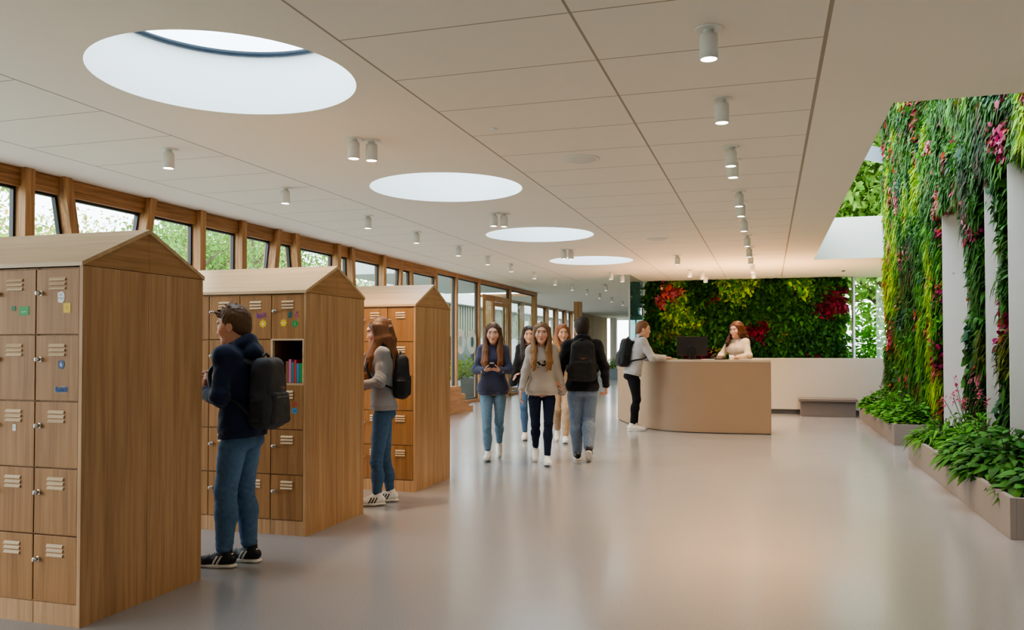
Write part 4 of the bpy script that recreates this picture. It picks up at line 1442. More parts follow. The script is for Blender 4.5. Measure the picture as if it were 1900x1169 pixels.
def hand_mesh(w, D, N, S, curl, thumb=.6, h=.0027, sc=1.0, spread=.10):
    """open-fingered hand: wrist w, D along the hand, N out of the palm, S toward the thumb side"""
    D = vn(D); N = vn(N - D * (N @ D)); S = vn(S - D * (S @ D) - N * (S @ N))
    m = .21 * sc
    g = Grid(w + D * .07 * sc - m * .72, w + D * .07 * sc + m * .72, h)
    g.cap(w - D * .05 * sc, w + D * .01 * sc, .026 * sc, .027 * sc, .01, N, .75)
    g.cap(w + D * .025 * sc, w + D * .075 * sc, .035 * sc, .041 * sc, .012, N, .36)
    g.cap(w + D * .02 * sc + S * .02 * sc, w + D * .05 * sc + S * .028 * sc + N * .006 * sc, .017 * sc, .012 * sc, .012)
    for i, (off, al, ls) in enumerate(((.029, .090, (.042, .026, .020)), (.0100, .094, (.046, .030, .021)), (-.0095, .090, (.042, .028, .020)), (-.028, .082, (.034, .021, .018)))):
        p = w + (D * al + S * off) * sc
        ang = 0; r = (.0088, .0090, .0085, .0074)[i] * sc
        d0 = vn(D + S * spread * off / .029)
        c = curl[i] if isinstance(curl, (list, tuple)) else curl
        g.cap(p - d0 * .02 * sc, p, r * 1.05, r, .006)
        for j, l in enumerate(ls):
            ang += c * (1.0, 1.15, .8)[j]
            dd = d0 * math.cos(ang) + N * math.sin(ang)
            q = p + dd * l * sc
            g.cap(p, q, r * (1 - .08 * j), r * (.94 - .09 * j), .0015)
            p = q
    b = w + (D * .028 + S * .030) * sc
    t1 = vn(D * .70 + S * (.75 - .35 * thumb) + N * .45 * thumb); t2 = vn(D * .9 + S * (.35 - .5 * thumb) + N * .5 * thumb)
    g.cap(b, b + t1 * .042 * sc, .0125 * sc, .0105 * sc, .006)
    g.cap(b + t1 * .042 * sc, b + t1 * .042 * sc + t2 * .033 * sc, .0104 * sc, .0092 * sc, .002)
    g.cap(b + t1 * .042 * sc + t2 * .033 * sc, b + t1 * .042 * sc + t2 * .056 * sc, .0092 * sc, .0075 * sc, .002)
    return g.mesh()


def join(parts):
    vs, fs, b = [], [], 0
    for V, Q in parts:
        vs.append(V); fs.append(Q + b); b += len(V)
    return np.concatenate(vs), np.concatenate(fs)


SKIN = np.array(lin(224, 174, 148))


def head_mesh(H0, R, F, U, male, neck_to, h=.0034):
    """head in its own frame: R right, F forward, U up; returns mesh and colours"""
    B = np.stack([R, F, U], 1)
    W = lambda x, y, z: H0 + R * x + F * y + U * z
    g = Grid(np.minimum(H0, neck_to) - .155, np.maximum(H0, neck_to) + .155, h)
    j = 1.0 if male else .88
    g.ell(W(0, -.014, .034), (.076, .096, .083), B, .01)
    g.ell(W(0, .026, -.028), (.062 * (.5 + .5 * j), .066, .084), B, .035)
    g.cap(W(-.030 * j, .010, -.066), W(0, .064, -.092), .028 * j, .0205 * j, .028)
    g.cap(W(.030 * j, .010, -.066), W(0, .064, -.092), .028 * j, .0205 * j, .028)
    g.cap(W(-.028, .079, .030), W(.028, .079, .030), .0125, .0125, .024)
    for s_ in (-1, 1):
        g.ell(W(s_ * .040, .058, -.026), (.024, .026, .024), B, .028)
        g.ell(W(s_ * .031, .0985, .004), (.017, .012, .010), B, .012, 's')
    for s_ in (-1, 1):
        g.ell(W(s_ * .031, .0770, .003), (.0155, .0125, .0105), B, .003)
        g.ell(W(s_ * .077, -.006, -.012), (.009, .021, .031), B, .006)
        g.ell(W(s_ * .085, -.002, -.008), (.006, .011, .018), B, .004, 's')
    nz = 1.0 if male else .84
    g.cap(W(0, .084, .006), W(0, .0845 + .0185 * nz, -.031), .0070 * nz, .0098 * nz, .014)
    for s_ in (-1, 1): g.ell(W(s_ * .0095, .0925, -.034), (.0068 * nz, .0085, .0065), B, .008)
    g.cap(W(-.018, .083, -.0610), W(0, .0905, -.0595), .0048, .0062, .008); g.cap(W(.018, .083, -.0610), W(0, .0905, -.0595), .0048, .0062, .008)
    g.cap(W(-.013, .0845, -.0695), W(.013, .0845, -.0695), .0064, .0064, .009)
    nr = .056 if male else .045
    g.cap(W(0, -.028, -.05), neck_to + (H0 - neck_to) * .05, nr, nr * 1.12, .02)
    V, Q = g.mesh()
    q = (V - H0) @ B
    col = np.tile(SKIN, (len(V), 1))
    cheek = np.exp(-(((np.abs(q[:, 0]) - .042) / .022) ** 2 + ((q[:, 2] + .028) / .02) ** 2)) * (q[:, 1] > .04)
    col = col * (1 - cheek[:, None] * np.array([.02, .18, .16]))
    for s_ in (-1, 1):
        e = np.array([s_ * .031, .0775, .0035])
        d = np.sqrt(((q[:, 0] - e[0]) / .0140) ** 2 + ((q[:, 2] - e[2]) / .0070) ** 2)
        front = q[:, 1] > .074
        col[(d < 1.0) & front] = lin(226, 220, 214)
        iris = np.hypot(q[:, 0] - e[0], q[:, 2] - e[2]) < .0062
        col[iris & front] = lin(48, 36, 30)
        lid = (np.abs(q[:, 2] - .0115) < .0022) & (np.abs(q[:, 0] - e[0]) < .0155) & front
        col[lid] = lin(84, 56, 44)
        bz = .0265 - 9 * (np.abs(q[:, 0]) - .030) ** 2
        brow = (np.abs(q[:, 2] - bz) < .0042) & (np.abs(np.abs(q[:, 0]) - .031) < .020) & (q[:, 1] > .055) & (np.sign(q[:, 0]) == s_)
        col[brow] = lin(122, 84, 62)
    smile = 2.2 * q[:, 0] ** 2 / .02 * .12
    zz = q[:, 2] + .0645 - smile
    lip = (np.abs(q[:, 0]) < .0215) & (np.abs(zz) < .0092 * (1 - (np.abs(q[:, 0]) / .0225) ** 2)) & (q[:, 1] > .070)
    col[lip] = lin(202, 126, 118)
    col[lip & (np.abs(zz) < .0017)] = lin(150, 84, 80)
    return V, Q, col


def hair_mesh(kind, H0, R, F, U, seed, h=.0042, length=.30, front=(True, True), part=0.0):
    B = np.stack([R, F, U], 1)
    W = lambda x, y, z: H0 + R * x + F * y + U * z
    r = np.random.default_rng(seed)
    drop = .14 if kind == 'short' else length + .22
    g = Grid(H0 - np.array([.22, .22, drop]), H0 + np.array([.22, .22, .17]), h)
    if kind in ('short', 'crop'):
        t = .014 if kind == 'short' else .008
        g.ell(W(0, -.015, .036), (.079 + t * .5, .097 + t * .6, .085 + t), B, .01)
        g.ell(W(0, -.05, -.02), (.070, .062, .070), B, .02)
        if kind == 'short':
            for i in range(70):
                a = r.uniform(-.06, .06); y = r.uniform(-.07, .070); z = .036 + .095 * math.sqrt(max(.05, 1 - (a / .085) ** 2 - ((y + .015) / .11) ** 2))
                d = np.array([r.normal(0, .3), .7 + r.normal(0, .3), .35 + r.normal(0, .2)])
                p = W(a, y, z - .008); q = p + B @ (vn(d) * r.uniform(.018, .036))
                g.cap(p, q, .0105, .0045, .008)
        ix, P = g.near(.04); q = (P - H0) @ B
        f_ = g.F[ix]
        zc = np.interp(q[..., 1], [-.10, -.06, -.02, .012, .03, .05, .072, .10], [-.082, -.078, -.035, -.020, .012, .050, .064, .066])
        if kind == 'crop': zc = zc + .006
        ridge = np.sin(q[..., 0] * 300 + 3 * np.sin(q[..., 1] * 60)) * np.sin(q[..., 1] * 140 + q[..., 2] * 90)
        g.F[ix] = f_ + .0018 * ridge
        q = (g.all() - H0) @ B
        zc = np.interp(q[..., 1], [-.10, -.06, -.02, .012, .03, .05, .072, .10], [-.082, -.078, -.035, -.020, .012, .050, .064, .066])
        if kind == 'crop': zc = zc + .006
        g.F = np.maximum(g.F, ((zc - q[..., 2]) * .8).astype(np.float32))
    else:
        g.ell(W(0, -.016, .037), (.088, .106, .094), B, .01)
        g.ell(W(0, -.055, -.03), (.083, .062, .11), B, .03)
        down = np.array([0, 0, -1.0])
        for s_, fr in ((-1, front[0]), (1, front[1])):
            for i in range(15):
                u = i / 14                       # 0 at the temple, 1 at the back
                x0, y0, z0 = s_ * (.050 + .024 * math.sin(PI * min(1, .25 + u * .7))), .036 - .100 * u, .060 - .03 * u
                p = [W(x0, y0, z0)]
                w1 = W(s_ * (.073 + .006 * r.random() + .008 * math.sin(PI * u)), .036 - .110 * u, -.06)
                p.append(w1)
                Lr = length * (1 - .22 * abs(u - .35)) * r.uniform(.9, 1.05)
                if fr and u < .5: off = R * s_ * (.064 + .085 * u) + F * (.082 - .07 * u)
                else: off = R * s_ * (.100 - .07 * u) - F * (.10 + .035 * u)
                p.append(H0 + off + down * (.06 + Lr * .45) + r.normal(0, .006, 3))
                p.append(H0 + off * 1.02 + (F * .034 if fr and u < .5 else -F * .012) + down * (.07 + Lr * .8) + r.normal(0, .007, 3))
                p.append(H0 + off * 1.0 + (F * .040 if fr and u < .5 else 0) + down * (.09 + Lr) + r.normal(0, .009, 3))
                rr = [.012, .0165, .0175, .0150, .006]
                for a in range(4): g.cap(p[a], p[a + 1], rr[a], rr[a + 1], .024 if a < 2 else .014)
        for i in range(9):
            x = -.06 + .015 * i
            Lr = length * r.uniform(.85, 1.0)
            p = [W(x, -.10, .02), W(x * 1.1, -.112, -.08), H0 + R * x * 1.25 - F * .118 + down * (.07 + Lr * .55), H0 + R * x * 1.2 - F * .122 + down * (.06 + Lr)]
            for a in range(3): g.cap(p[a], p[a + 1], (.022, .022, .018, .007)[a], (.022, .022, .018, .007)[a + 1], .012)
        P = g.all(); q = (P - H0) @ B
        # clear the face
        fw = np.interp(q[..., 2], [-.14, -.06, .0, .035, .060, .076], [.056, .062, .060, .052, .034, .0])
        face = np.minimum(q[..., 1] - .022, np.minimum(fw - np.abs(q[..., 0]), np.minimum(.078 - q[..., 2], q[..., 2] + .125)))
        h_ = np.clip(.5 - .5 * (g.F - face) / .012, 0, 1)
        g.F = (g.F * (1 - h_) + face * h_ + .012 * h_ * (1 - h_)).astype(np.float32)
        dp = np.abs(q[..., 0] - part) - .004
        top = (q[..., 2] > .09)
        g.F = np.where(top & (q[..., 1] > -.04), g.F + np.clip(.004 - np.abs(q[..., 0] - part), 0, .004).astype(np.float32), g.F)
        ang = np.arctan2(q[..., 0], q[..., 1])
        g.F = g.F + (.0017 * np.sin(ang * 58 + 4 * np.sin(q[..., 2] * 22))).astype(np.float32)
    V, Q = g.mesh()
    return V, Q, (V - H0) @ B


def shoe_mesh(A, T, U, white, stripes, h=.0036, sc=1.0):
    """ankle joint A, toe direction T, up U (perpendicular). returns upper, sole, laces"""
    A = np.array(A, float); T = vn(T); U = vn(U); S = np.cross(T, U)
    B = np.stack([S, T, U], 1)
    z = lambda y, zz, x=0: A + T * y * sc + U * (zz - .085) * sc + S * x * sc
    lo = np.min([z(-.10, -.02), z(.23, .16)], 0) - .10; hi = np.max([z(-.10, -.02), z(.23, .16)], 0) + .10
    g = Grid(lo, hi, h)
    g.cap(z(-.045, .052), z(.03, .048), .036 * sc, .041 * sc, .02)
    g.cap(z(.03, .046), z(.155, .034), .042 * sc, .036 * sc, .025, U, .85)
    g.cap(z(.11, .038, .006), z(.170, .032), .037 * sc, .032 * sc, .015, U, .8)
    g.cap(z(-.012, .06), z(-.010, .112), .037 * sc, .040 * sc, .02)
    g.cap(z(.02, .085), z(.09, .062), .020 * sc, .018 * sc, .02)
    P = g.all(); q = (P - A) @ B
    g.F = np.maximum(g.F, (-(q[..., 2] + .085 * sc - .018 * sc)).astype(np.float32))
    g.F = np.maximum(g.F, (q[..., 2] + .085 * sc - .118 * sc).astype(np.float32))
    V, Q = g.mesh()
    q = (V - A) @ B / sc
    y, zz = q[:, 1], q[:, 2] + .085
    main, alt = (lin(232, 226, 218), lin(40, 40, 44)) if white else (lin(30, 30, 34), lin(226, 222, 216))
    col = np.tile(np.array(main), (len(V), 1))
    if stripes:
        for k in range(stripes):
            c = .018 + k * .027 + (zz - .05) * -.55
            col[(np.abs(y - c) < .0075) & (zz < .078) & (np.abs(q[:, 0]) > .022)] = alt
    col[(y < -.055) & (zz > .085)] = alt if not white else np.array(main) * .9
    if not white: col[(y > .128) & (zz < .05)] = np.array(lin(64, 64, 68))
    g2 = Grid(lo, hi, h)
    g2.cap(z(-.045, .012), z(.05, .012), .041 * sc, .040 * sc, .02, U, .40); g2.cap(z(.05, .012), z(.165, .013), .043 * sc, .036 * sc, .03, U, .40)
    P = g2.all(); q = (P - A) @ B
    g2.F = np.maximum(g2.F, (-(q[..., 2] + .085 * sc)).astype(np.float32))
    g2.F = np.maximum(g2.F, (q[..., 2] + .085 * sc - .024 * sc).astype(np.float32))
    SV, SQ = g2.mesh()
    lc = MB()
    for k in range(4):
        yy = .045 + k * .018; hz = .098 - k * .0085
        a, b, c_ = z(yy, hz - .006, -.022), z(yy + .004, hz + .004, 0), z(yy, hz - .006, .022)
        lc.tube([tuple(a), tuple(b), tuple(c_)], .0032 * sc, 6)
    return V, Q, col, SV, SQ, lc


def put_np(name, V, Q, mat, parent, col=None, sc=1.0):
    if col is not None and np.ndim(col) == 1: col = np.tile(np.array(col), (len(V), 1))
    return link(name, mesh_np(name, np.asarray(V) * sc, Q, mat, True, col), parent)


def person(label, x, y, face, H, male, pose, top, pants, shoes, hair, group=None, seed=1, skin=1.0, cat='person'):
    """build one standing or walking person at (x, y), facing the horizontal direction FACE; returns (root, frame dict)"""
    S = H / 1.72
    th = math.atan2(-face[0], face[1])
    pz = pose.get('pelvis', (0, 0, .92))
    P0 = np.array(pz, float)
    lean, side = pose.get('lean', .03), pose.get('side', 0.0)
    U = vn([math.sin(side), math.sin(lean), math.cos(lean)])
    R = vn(np.cross([0, 1.0, 0], U)); 
    tw = pose.get('twist', 0.0)
    F = vn(np.cross(U, R))
    R, F = R * math.cos(tw) + F * math.sin(tw), F * math.cos(tw) - R * math.sin(tw)
    sw = .170 if male else .130
    hipw = .088 if male else .090
    hips = [P0 + np.array([s_ * hipw, 0, -.02]) for s_ in (-1, 1)]
    waist, chest, nb = P0 + U * .15, P0 + U * .36, P0 + U * .525
    sh = [P0 + U * .478 + R * s_ * sw for s_ in (-1, 1)]
    hy, hp, hr = pose.get('head', (0, 0, 0))
    hu = vn(U * .35 + np.array([0, 0, 1.0]))
    hf = F * math.cos(hy) - R * math.sin(hy); hf = vn(hf - hu * (hf @ hu)); hR = np.cross(hf, hu)
    hf, hu = hf * math.cos(hp) + hu * math.sin(hp), hu * math.cos(hp) - hf * math.sin(hp)
    hR, hu = hR * math.cos(hr) + hu * math.sin(hr), hu * math.cos(hr) - hR * math.sin(hr)
    H0 = nb + vn(U * .45 + np.array([0, 0, 1.0])) * .155 + hf * .030
    la1, la2 = (.285, .25) if male else (.270, .235)
    arms = []
    for i, key in enumerate(('armL', 'armR')):
        a = pose[key]; s_ = (-1, 1)[i]
        el, wr = ik(sh[i], a['wrist'], la1, la2, a.get('elbow', (s_ * .5, -1, -.4)))
        arms.append((sh[i], el, wr, a))
    legs = []
    for i, key in enumerate(('legL', 'legR')):
        a = pose[key]
        kn, an = ik(hips[i], a['ankle'], .412, .406, a.get('knee', (0, 1, 0)))
        T = np.array([math.sin(a.get('out', 0)), math.cos(a.get('out', 0)), 0])
        pt = a.get('pitch', 0)
        T2 = T * math.cos(pt) - np.array([0, 0, 1]) * math.sin(pt); U2 = T * math.sin(pt) + np.array([0, 0, 1]) * math.cos(pt)
        legs.append((hips[i], kn, an, T2, U2))
    lo = np.min([*(l[2] for l in legs), *(l[1] for l in legs), *(a[1] for a in arms), *(a[2] for a in arms), H0, P0 - .25], 0) - .16
    hi = np.max([*(l[2] for l in legs), *(l[1] for l in legs), *(a[1] for a in arms), *(a[2] for a in arms), H0, P0 + .25], 0) + .16
    bulk = .95 if male else .80

    def torso(g, e, k=.05, low=True):
        wx = .150 if male else .122
        cx = .160 if male else .132
        g.cap(waist - U * .03, chest + U * .02, wx + e, cx + e, k, F, .66)
        g.cap(chest + U * .03 - R * sw * .38, chest + U * .03 + R * sw * .38, .118 * bulk + e, .118 * bulk + e, k, F, .82)
        for s_, p in zip((-1, 1), sh):
            g.cap(nb - U * .048 + R * s_ * .03, p, .046 + e, .048 * bulk + e, k * .8)
            g.cap(chest + U * .05 + R * s_ * sw * .45, p - U * .01, .064 * bulk + e, .046 * bulk + e, k)
            if not male: g.ell(chest + U * .0 + F * (.070 + e * .6) + R * s_ * .062, np.array([.055, .044, .056]) + e * .4, None, .06)
        if low and e > 0: g.cap(P0 + U * .03, chest - U * .06, (.122 if male else .112) + e, cx - .012 + e, k, F, .70)
        if low:
            for (a, b, c_, T2, U2) in legs: g.cap(a + np.array([0, 0, -.01]), a + (b - a) * .4, .087 + e, .076 + e, .03)
            g.cap(P0 + U * .01 - R * .055, P0 + U * .01 + R * .055, (.112 if male else .118) + e, (.112 if male else .118) + e, k, F, .80)
            for s_ in (-1, 1): g.ell(P0 - F * .050 + R * s_ * .062 - U * .055, np.array([.075, .068, .080]) + e, None, .05)

    def arm(g, e, stop=.0, k=.03, r=1.0):
        for (a, b, c_, _) in arms:
            g.cap(a, b, .047 * bulk * r + e, .039 * bulk * r + e, k)
            d = vn(c_ - b)
            g.cap(b, c_ - d * stop, .040 * bulk * r + e, .027 * bulk * r + e * .8, k)

    def leg(g, e, stop=.0, k=.03, w=1.0):
        for (a, b, c_, T2, U2) in legs:
            d = vn(c_ - b)
            g.cap(a + np.array([0, 0, -.01]), b, (.084 if male else .086) + e, .050 * w + e, k)
            back = vn(np.cross(np.cross(d, [0, 1.0, 0]), d)); 
            g.cap(b, b + d * .15 - F * .012, .048 * w + e, .051 * w + e, k)
            g.cap(b + d * .13 - F * .010, c_ - d * stop, .050 * w + e, .036 * w + e, k)

    # ---- body: everything under the clothes, with head and hands
    g = Grid(lo, hi, .011)
    torso(g, -.014, low=False); arm(g, -.010); leg(g, -.016)
    g.cap(P0 - R * .05, P0 + R * .05, .09, .09, .05, F, .75); g.cap(P0, waist, .095, .10, .04, F, .7)
    for (a, b, c_, T2, U2) in legs: g.cap(c_, c_ + T2 * .11 - U2 * .045, .032, .024, .02)
    g.cap(nb - U * .05, nb + (H0 - nb) * .3, .055, .05, .03)
    bv = g.mesh()
    hs = 1.07 if male else 1.11
    hv, hq, hc = head_mesh(H0, hR, hf, hu, male, nb - U * .05)
    hv = H0 + (hv - H0) * hs
    parts = [bv, (hv, hq)]
    cols = [np.tile(SKIN, (len(bv[0]), 1)), hc]
    for i, (a, b, c_, p) in enumerate(arms):
        s_ = (-1, 1)[i]
        d = vn(c_ - b)
        D = vn(p.get('D', d)); N = np.array(p.get('N', (-s_, 0, 0)), float); T = np.array(p.get('T', (0, 1, 0)), float)
        V, Q = hand_mesh(c_ + d * .004, D, N, T, p.get('curl', .35), p.get('thumb', .5), sc=1.02 if male else .93)
        parts.append((V, Q)); cols.append(np.tile(SKIN * np.array([.97, .93, .92]), (len(V), 1)))
    V, Q = join(parts); cc = np.concatenate(cols) * skin
    root = link('person', mesh_np('person', V * S, Q, M['skin'], True, np.clip(cc, 0, 1)))
    root.location = (x, y, 0); root.rotation_euler = (0, 0, th)
    tag(root, label, cat, group)

    # ---- upper garment
    e = top.get('ease', .016)
    lt = np.array([lo[0], lo[1], min(P0[2] - .16, *(a[2][2] - .1 for a in arms))]); g = Grid(lt - .02, np.array([hi[0], hi[1], H0[2] + .0]) + .02, .0068)
    torso(g, e, .05); arm(g, e, .012, .035, top.get('sleeve', 1.0))
    for (a, b, c_, _) in arms:           # gathered cuffs
        d = vn(c_ - b)
        g.cap(b + d * (np.linalg.norm(c_ - b) - .055), c_ - d * .016, .033 * bulk + e * .6, .033 * bulk + e * .6, .012)
    for k in range(14):                   # neckband
        t0, t1 = 2 * PI * k / 14, 2 * PI * (k + 1) / 14
        w = .066 if male else .058
        q = lambda t: nb - U * .012 + (R * math.cos(t) + F * math.sin(t)) * w + U * (-.022 * math.sin(t)) + F * .008
        g.cap(q(t0), q(t1), .011, .011, .012)
    hem = top.get('hem', -.06)
    if top.get('hood'):
        for k in range(18):
            t0, t1 = 2 * PI * k / 18, 2 * PI * (k + 1) / 18
            q = lambda t: nb + (R * math.cos(t) * .080 + F * math.sin(t) * .078) - F * .018 + U * (.012 - .040 * math.sin(t))
            rr_ = lambda t: .024 - .012 * math.sin(t)
            g.cap(q(t0), q(t1), rr_(t0), rr_(t1), .018)
        g.ell(nb - F * .118 - U * .035, (.098, .050, .062), None, .03)
    if top.get('collar'):
        for k in range(14):
            t0, t1 = PI * .62 + 2 * PI * .9 * k / 14, PI * .62 + 2 * PI * .9 * (k + 1) / 14
            q = lambda t: nb + U * .010 + (R * math.cos(t) + F * math.sin(t)) * .066 + U * (-.028 * math.sin(t))
            g.cap(q(t0), q(t1), .017, .017, .012)
    # hem band: pulled in, then cut
    ix, P = g.near(.03)
    f_ = g.F[ix] + .0030 * top.get('wrinkle', 1.0) * Wob(seed)(P)
    for (a, b, c_, _) in arms:              # creases at the elbows and above the cuffs
        w_ = np.exp(-(np.linalg.norm(P - b, axis=-1) / .075) ** 2) + .8 * np.exp(-(np.linalg.norm(P - c_, axis=-1) / .075) ** 2)
        dd_ = vn(c_ - a)
        f_ = f_ + .0038 * w_ * np.sin((P @ dd_) * 190 + 3 * np.sin(P[:, 0] * 40))
    g.F[ix] = f_
    P = g.all()
    u = (P - P0) @ U
    armz = np.zeros(u.shape, bool)
    for (a, b, c_, _) in arms:
        for (p_, q_) in ((a, b), (b, c_)):
            ab = q_ - p_; t = np.clip(((P - p_) @ ab) / (ab @ ab), 0, 1)
            armz |= (np.linalg.norm(P - p_ - t[..., None] * ab, axis=-1) < .075) & (u < .35)
    side_d = np.abs((P - P0) @ R)
    cutm = ~(armz & (side_d > (.165 if male else .15)))
    g.F = np.where(cutm, np.maximum(g.F, (hem - u).astype(np.float32)), g.F)
    g.F = np.where(cutm & (u < hem + .045), g.F + (.0055 * (1 + .4 * np.sin(side_d * 500))).astype(np.float32), g.F)
    # open the neck a little in front
    V, Q = g.mesh()
    base = np.array(top['color'])
    col = np.tile(base, (len(V), 1))
    uu = (V - P0) @ U; ff = (V - P0) @ F; rr = (V - P0) @ R
    if top.get('print'):
        nz = Wob(99, .030, 14)(V); band = np.exp(-((uu - .31) / .045) ** 2 - (rr / .10) ** 4)
        col[(ff > .05) & (nz + 1.4 * band > 1.25) & (band > .35)] = np.array(lin(52, 46, 44))
    if top.get('open'):                  # open jacket over a pale blouse
        col[(ff > .055) & (np.abs(rr) < .045) & (uu > .0)] = np.array(top['open'])
    if top.get('buttons'):
        col[(ff > .05) & (np.abs(rr) < .004)] = base * .72
    if top.get('check'):
        col[((np.floor(V[:, 2] / .02) + np.floor(rr / .02)).astype(int) % 2 == 0)] *= .86
    put_np(top['name'], V, Q, M['cloth'], root, col, S)
    # ---- trousers
    g = Grid(lo - .02, np.array([hi[0], hi[1], P0[2] + .22]), .0072)
    e = pants.get('ease', .008)
    g.cap(P0 + U * .02 - R * .055, P0 + U * .02 + R * .055, (.114 if male else .119) + e, None, .05, F, .80)
    g.cap(P0 + U * .09 - R * .05, P0 + U * .03 + R * .05, .10 + e, .11 + e, .05, F, .8)
    for s_ in (-1, 1): g.ell(P0 - F * .050 + R * s_ * .062 - U * .055, np.array([.076, .070, .082]) + e, None, .05)
    leg(g, e, pants.get('stop', .03), .028, pants.get('width', 1.0))
    u = (g.all() - P0) @ U
    g.F = g.F + (.024 * np.clip((u - hem + .045) / .06, 0, 1)).astype(np.float32)
    g.F = np.maximum(g.F, (u - hem - .07).astype(np.float32))
    ix, P = g.near(.03)
    fold = np.zeros(len(P))
    for (a, b, c_, T2, U2) in legs:
        fold += np.exp(-(np.linalg.norm(P - b, axis=-1) / .10) ** 2) + .9 * np.exp(-(np.linalg.norm(P - c_, axis=-1) / .10) ** 2)
    g.F[ix] += (.0016 * Wob(seed + 5, .10)(P) + .0026 * fold * np.sin(P[..., 2] * 150 + 5 * P[..., 0] / .05)) * pants.get('crease', 1.0)
    V, Q = g.mesh()
    col = np.tile(np.array(pants['color']), (len(V), 1))
    if pants.get('fade'):
        for (a, b, c_, T2, U2) in legs:
            mid = (a + b) / 2
            d = np.linalg.norm((V - mid - F * .06) * np.array([1.3, 1, .42]), axis=1); d2 = np.linalg.norm((V - mid + F * .07) * np.array([1.3, 1, .5]), axis=1)
            w_ = np.exp(-(d / .085) ** 2) + .8 * np.exp(-(d2 / .085) ** 2)
            col = col * (1 + pants['fade'] * w_[:, None])
            col[np.linalg.norm(V - c_, axis=1) < .055] *= .72
    put_np(pants['name'], V, Q, M['denim'], root, np.clip(col, 0, 1), S)
    # ---- shoes
    for i, (a, b, c_, T2, U2) in enumerate(legs):
        v, q, c2, sv, sq, lc = shoe_mesh(c_, T2, U2, shoes['white'], shoes.get('stripes', 0), sc=1.02 if male else .94)
        so = put_np('shoe', v, q, M['shoe'], root, c2, S)
        put_np('sole', sv, sq, M['shoe'], so, lin(*shoes.get('sole', (226, 222, 214))), S)
        lm = lc.mesh('laces', M['paper'] if not shoes.get('dark_lace') else M['plastic'])
        for v_ in lm.vertices: v_.co *= S
        link('laces', lm, so)
    # ---- hair
    v, q, loc = hair_mesh(hair['kind'], H0, hR, hf, hu, seed + 9, length=hair.get('length', .30), front=hair.get('front', (True, True)), part=hair.get('part', 0.0))
    v = H0 + (v - H0) * hs
    hcol = np.tile(np.array(hair['color']), (len(v), 1))
    if hair['kind'] == 'long':
        t = np.clip((-loc[:, 2] + .02) / .32, 0, 1)[:, None]
        hcol = hcol * (1 - t) + np.array(hair.get('tip', hair['color'])) * t
    put_np('hair', v, q, M['hair' if hair['kind'] == 'long' else 'hair_short'], root, np.clip(hcol, 0, 1), S)
    return root, dict(P0=P0, U=U, R=R, F=F, chest=chest, nb=nb, sh=sh, S=S, H0=H0, arms=arms, th=th, x=x, y=y, male=male, hR=hR, hf=hf, hu=hu)


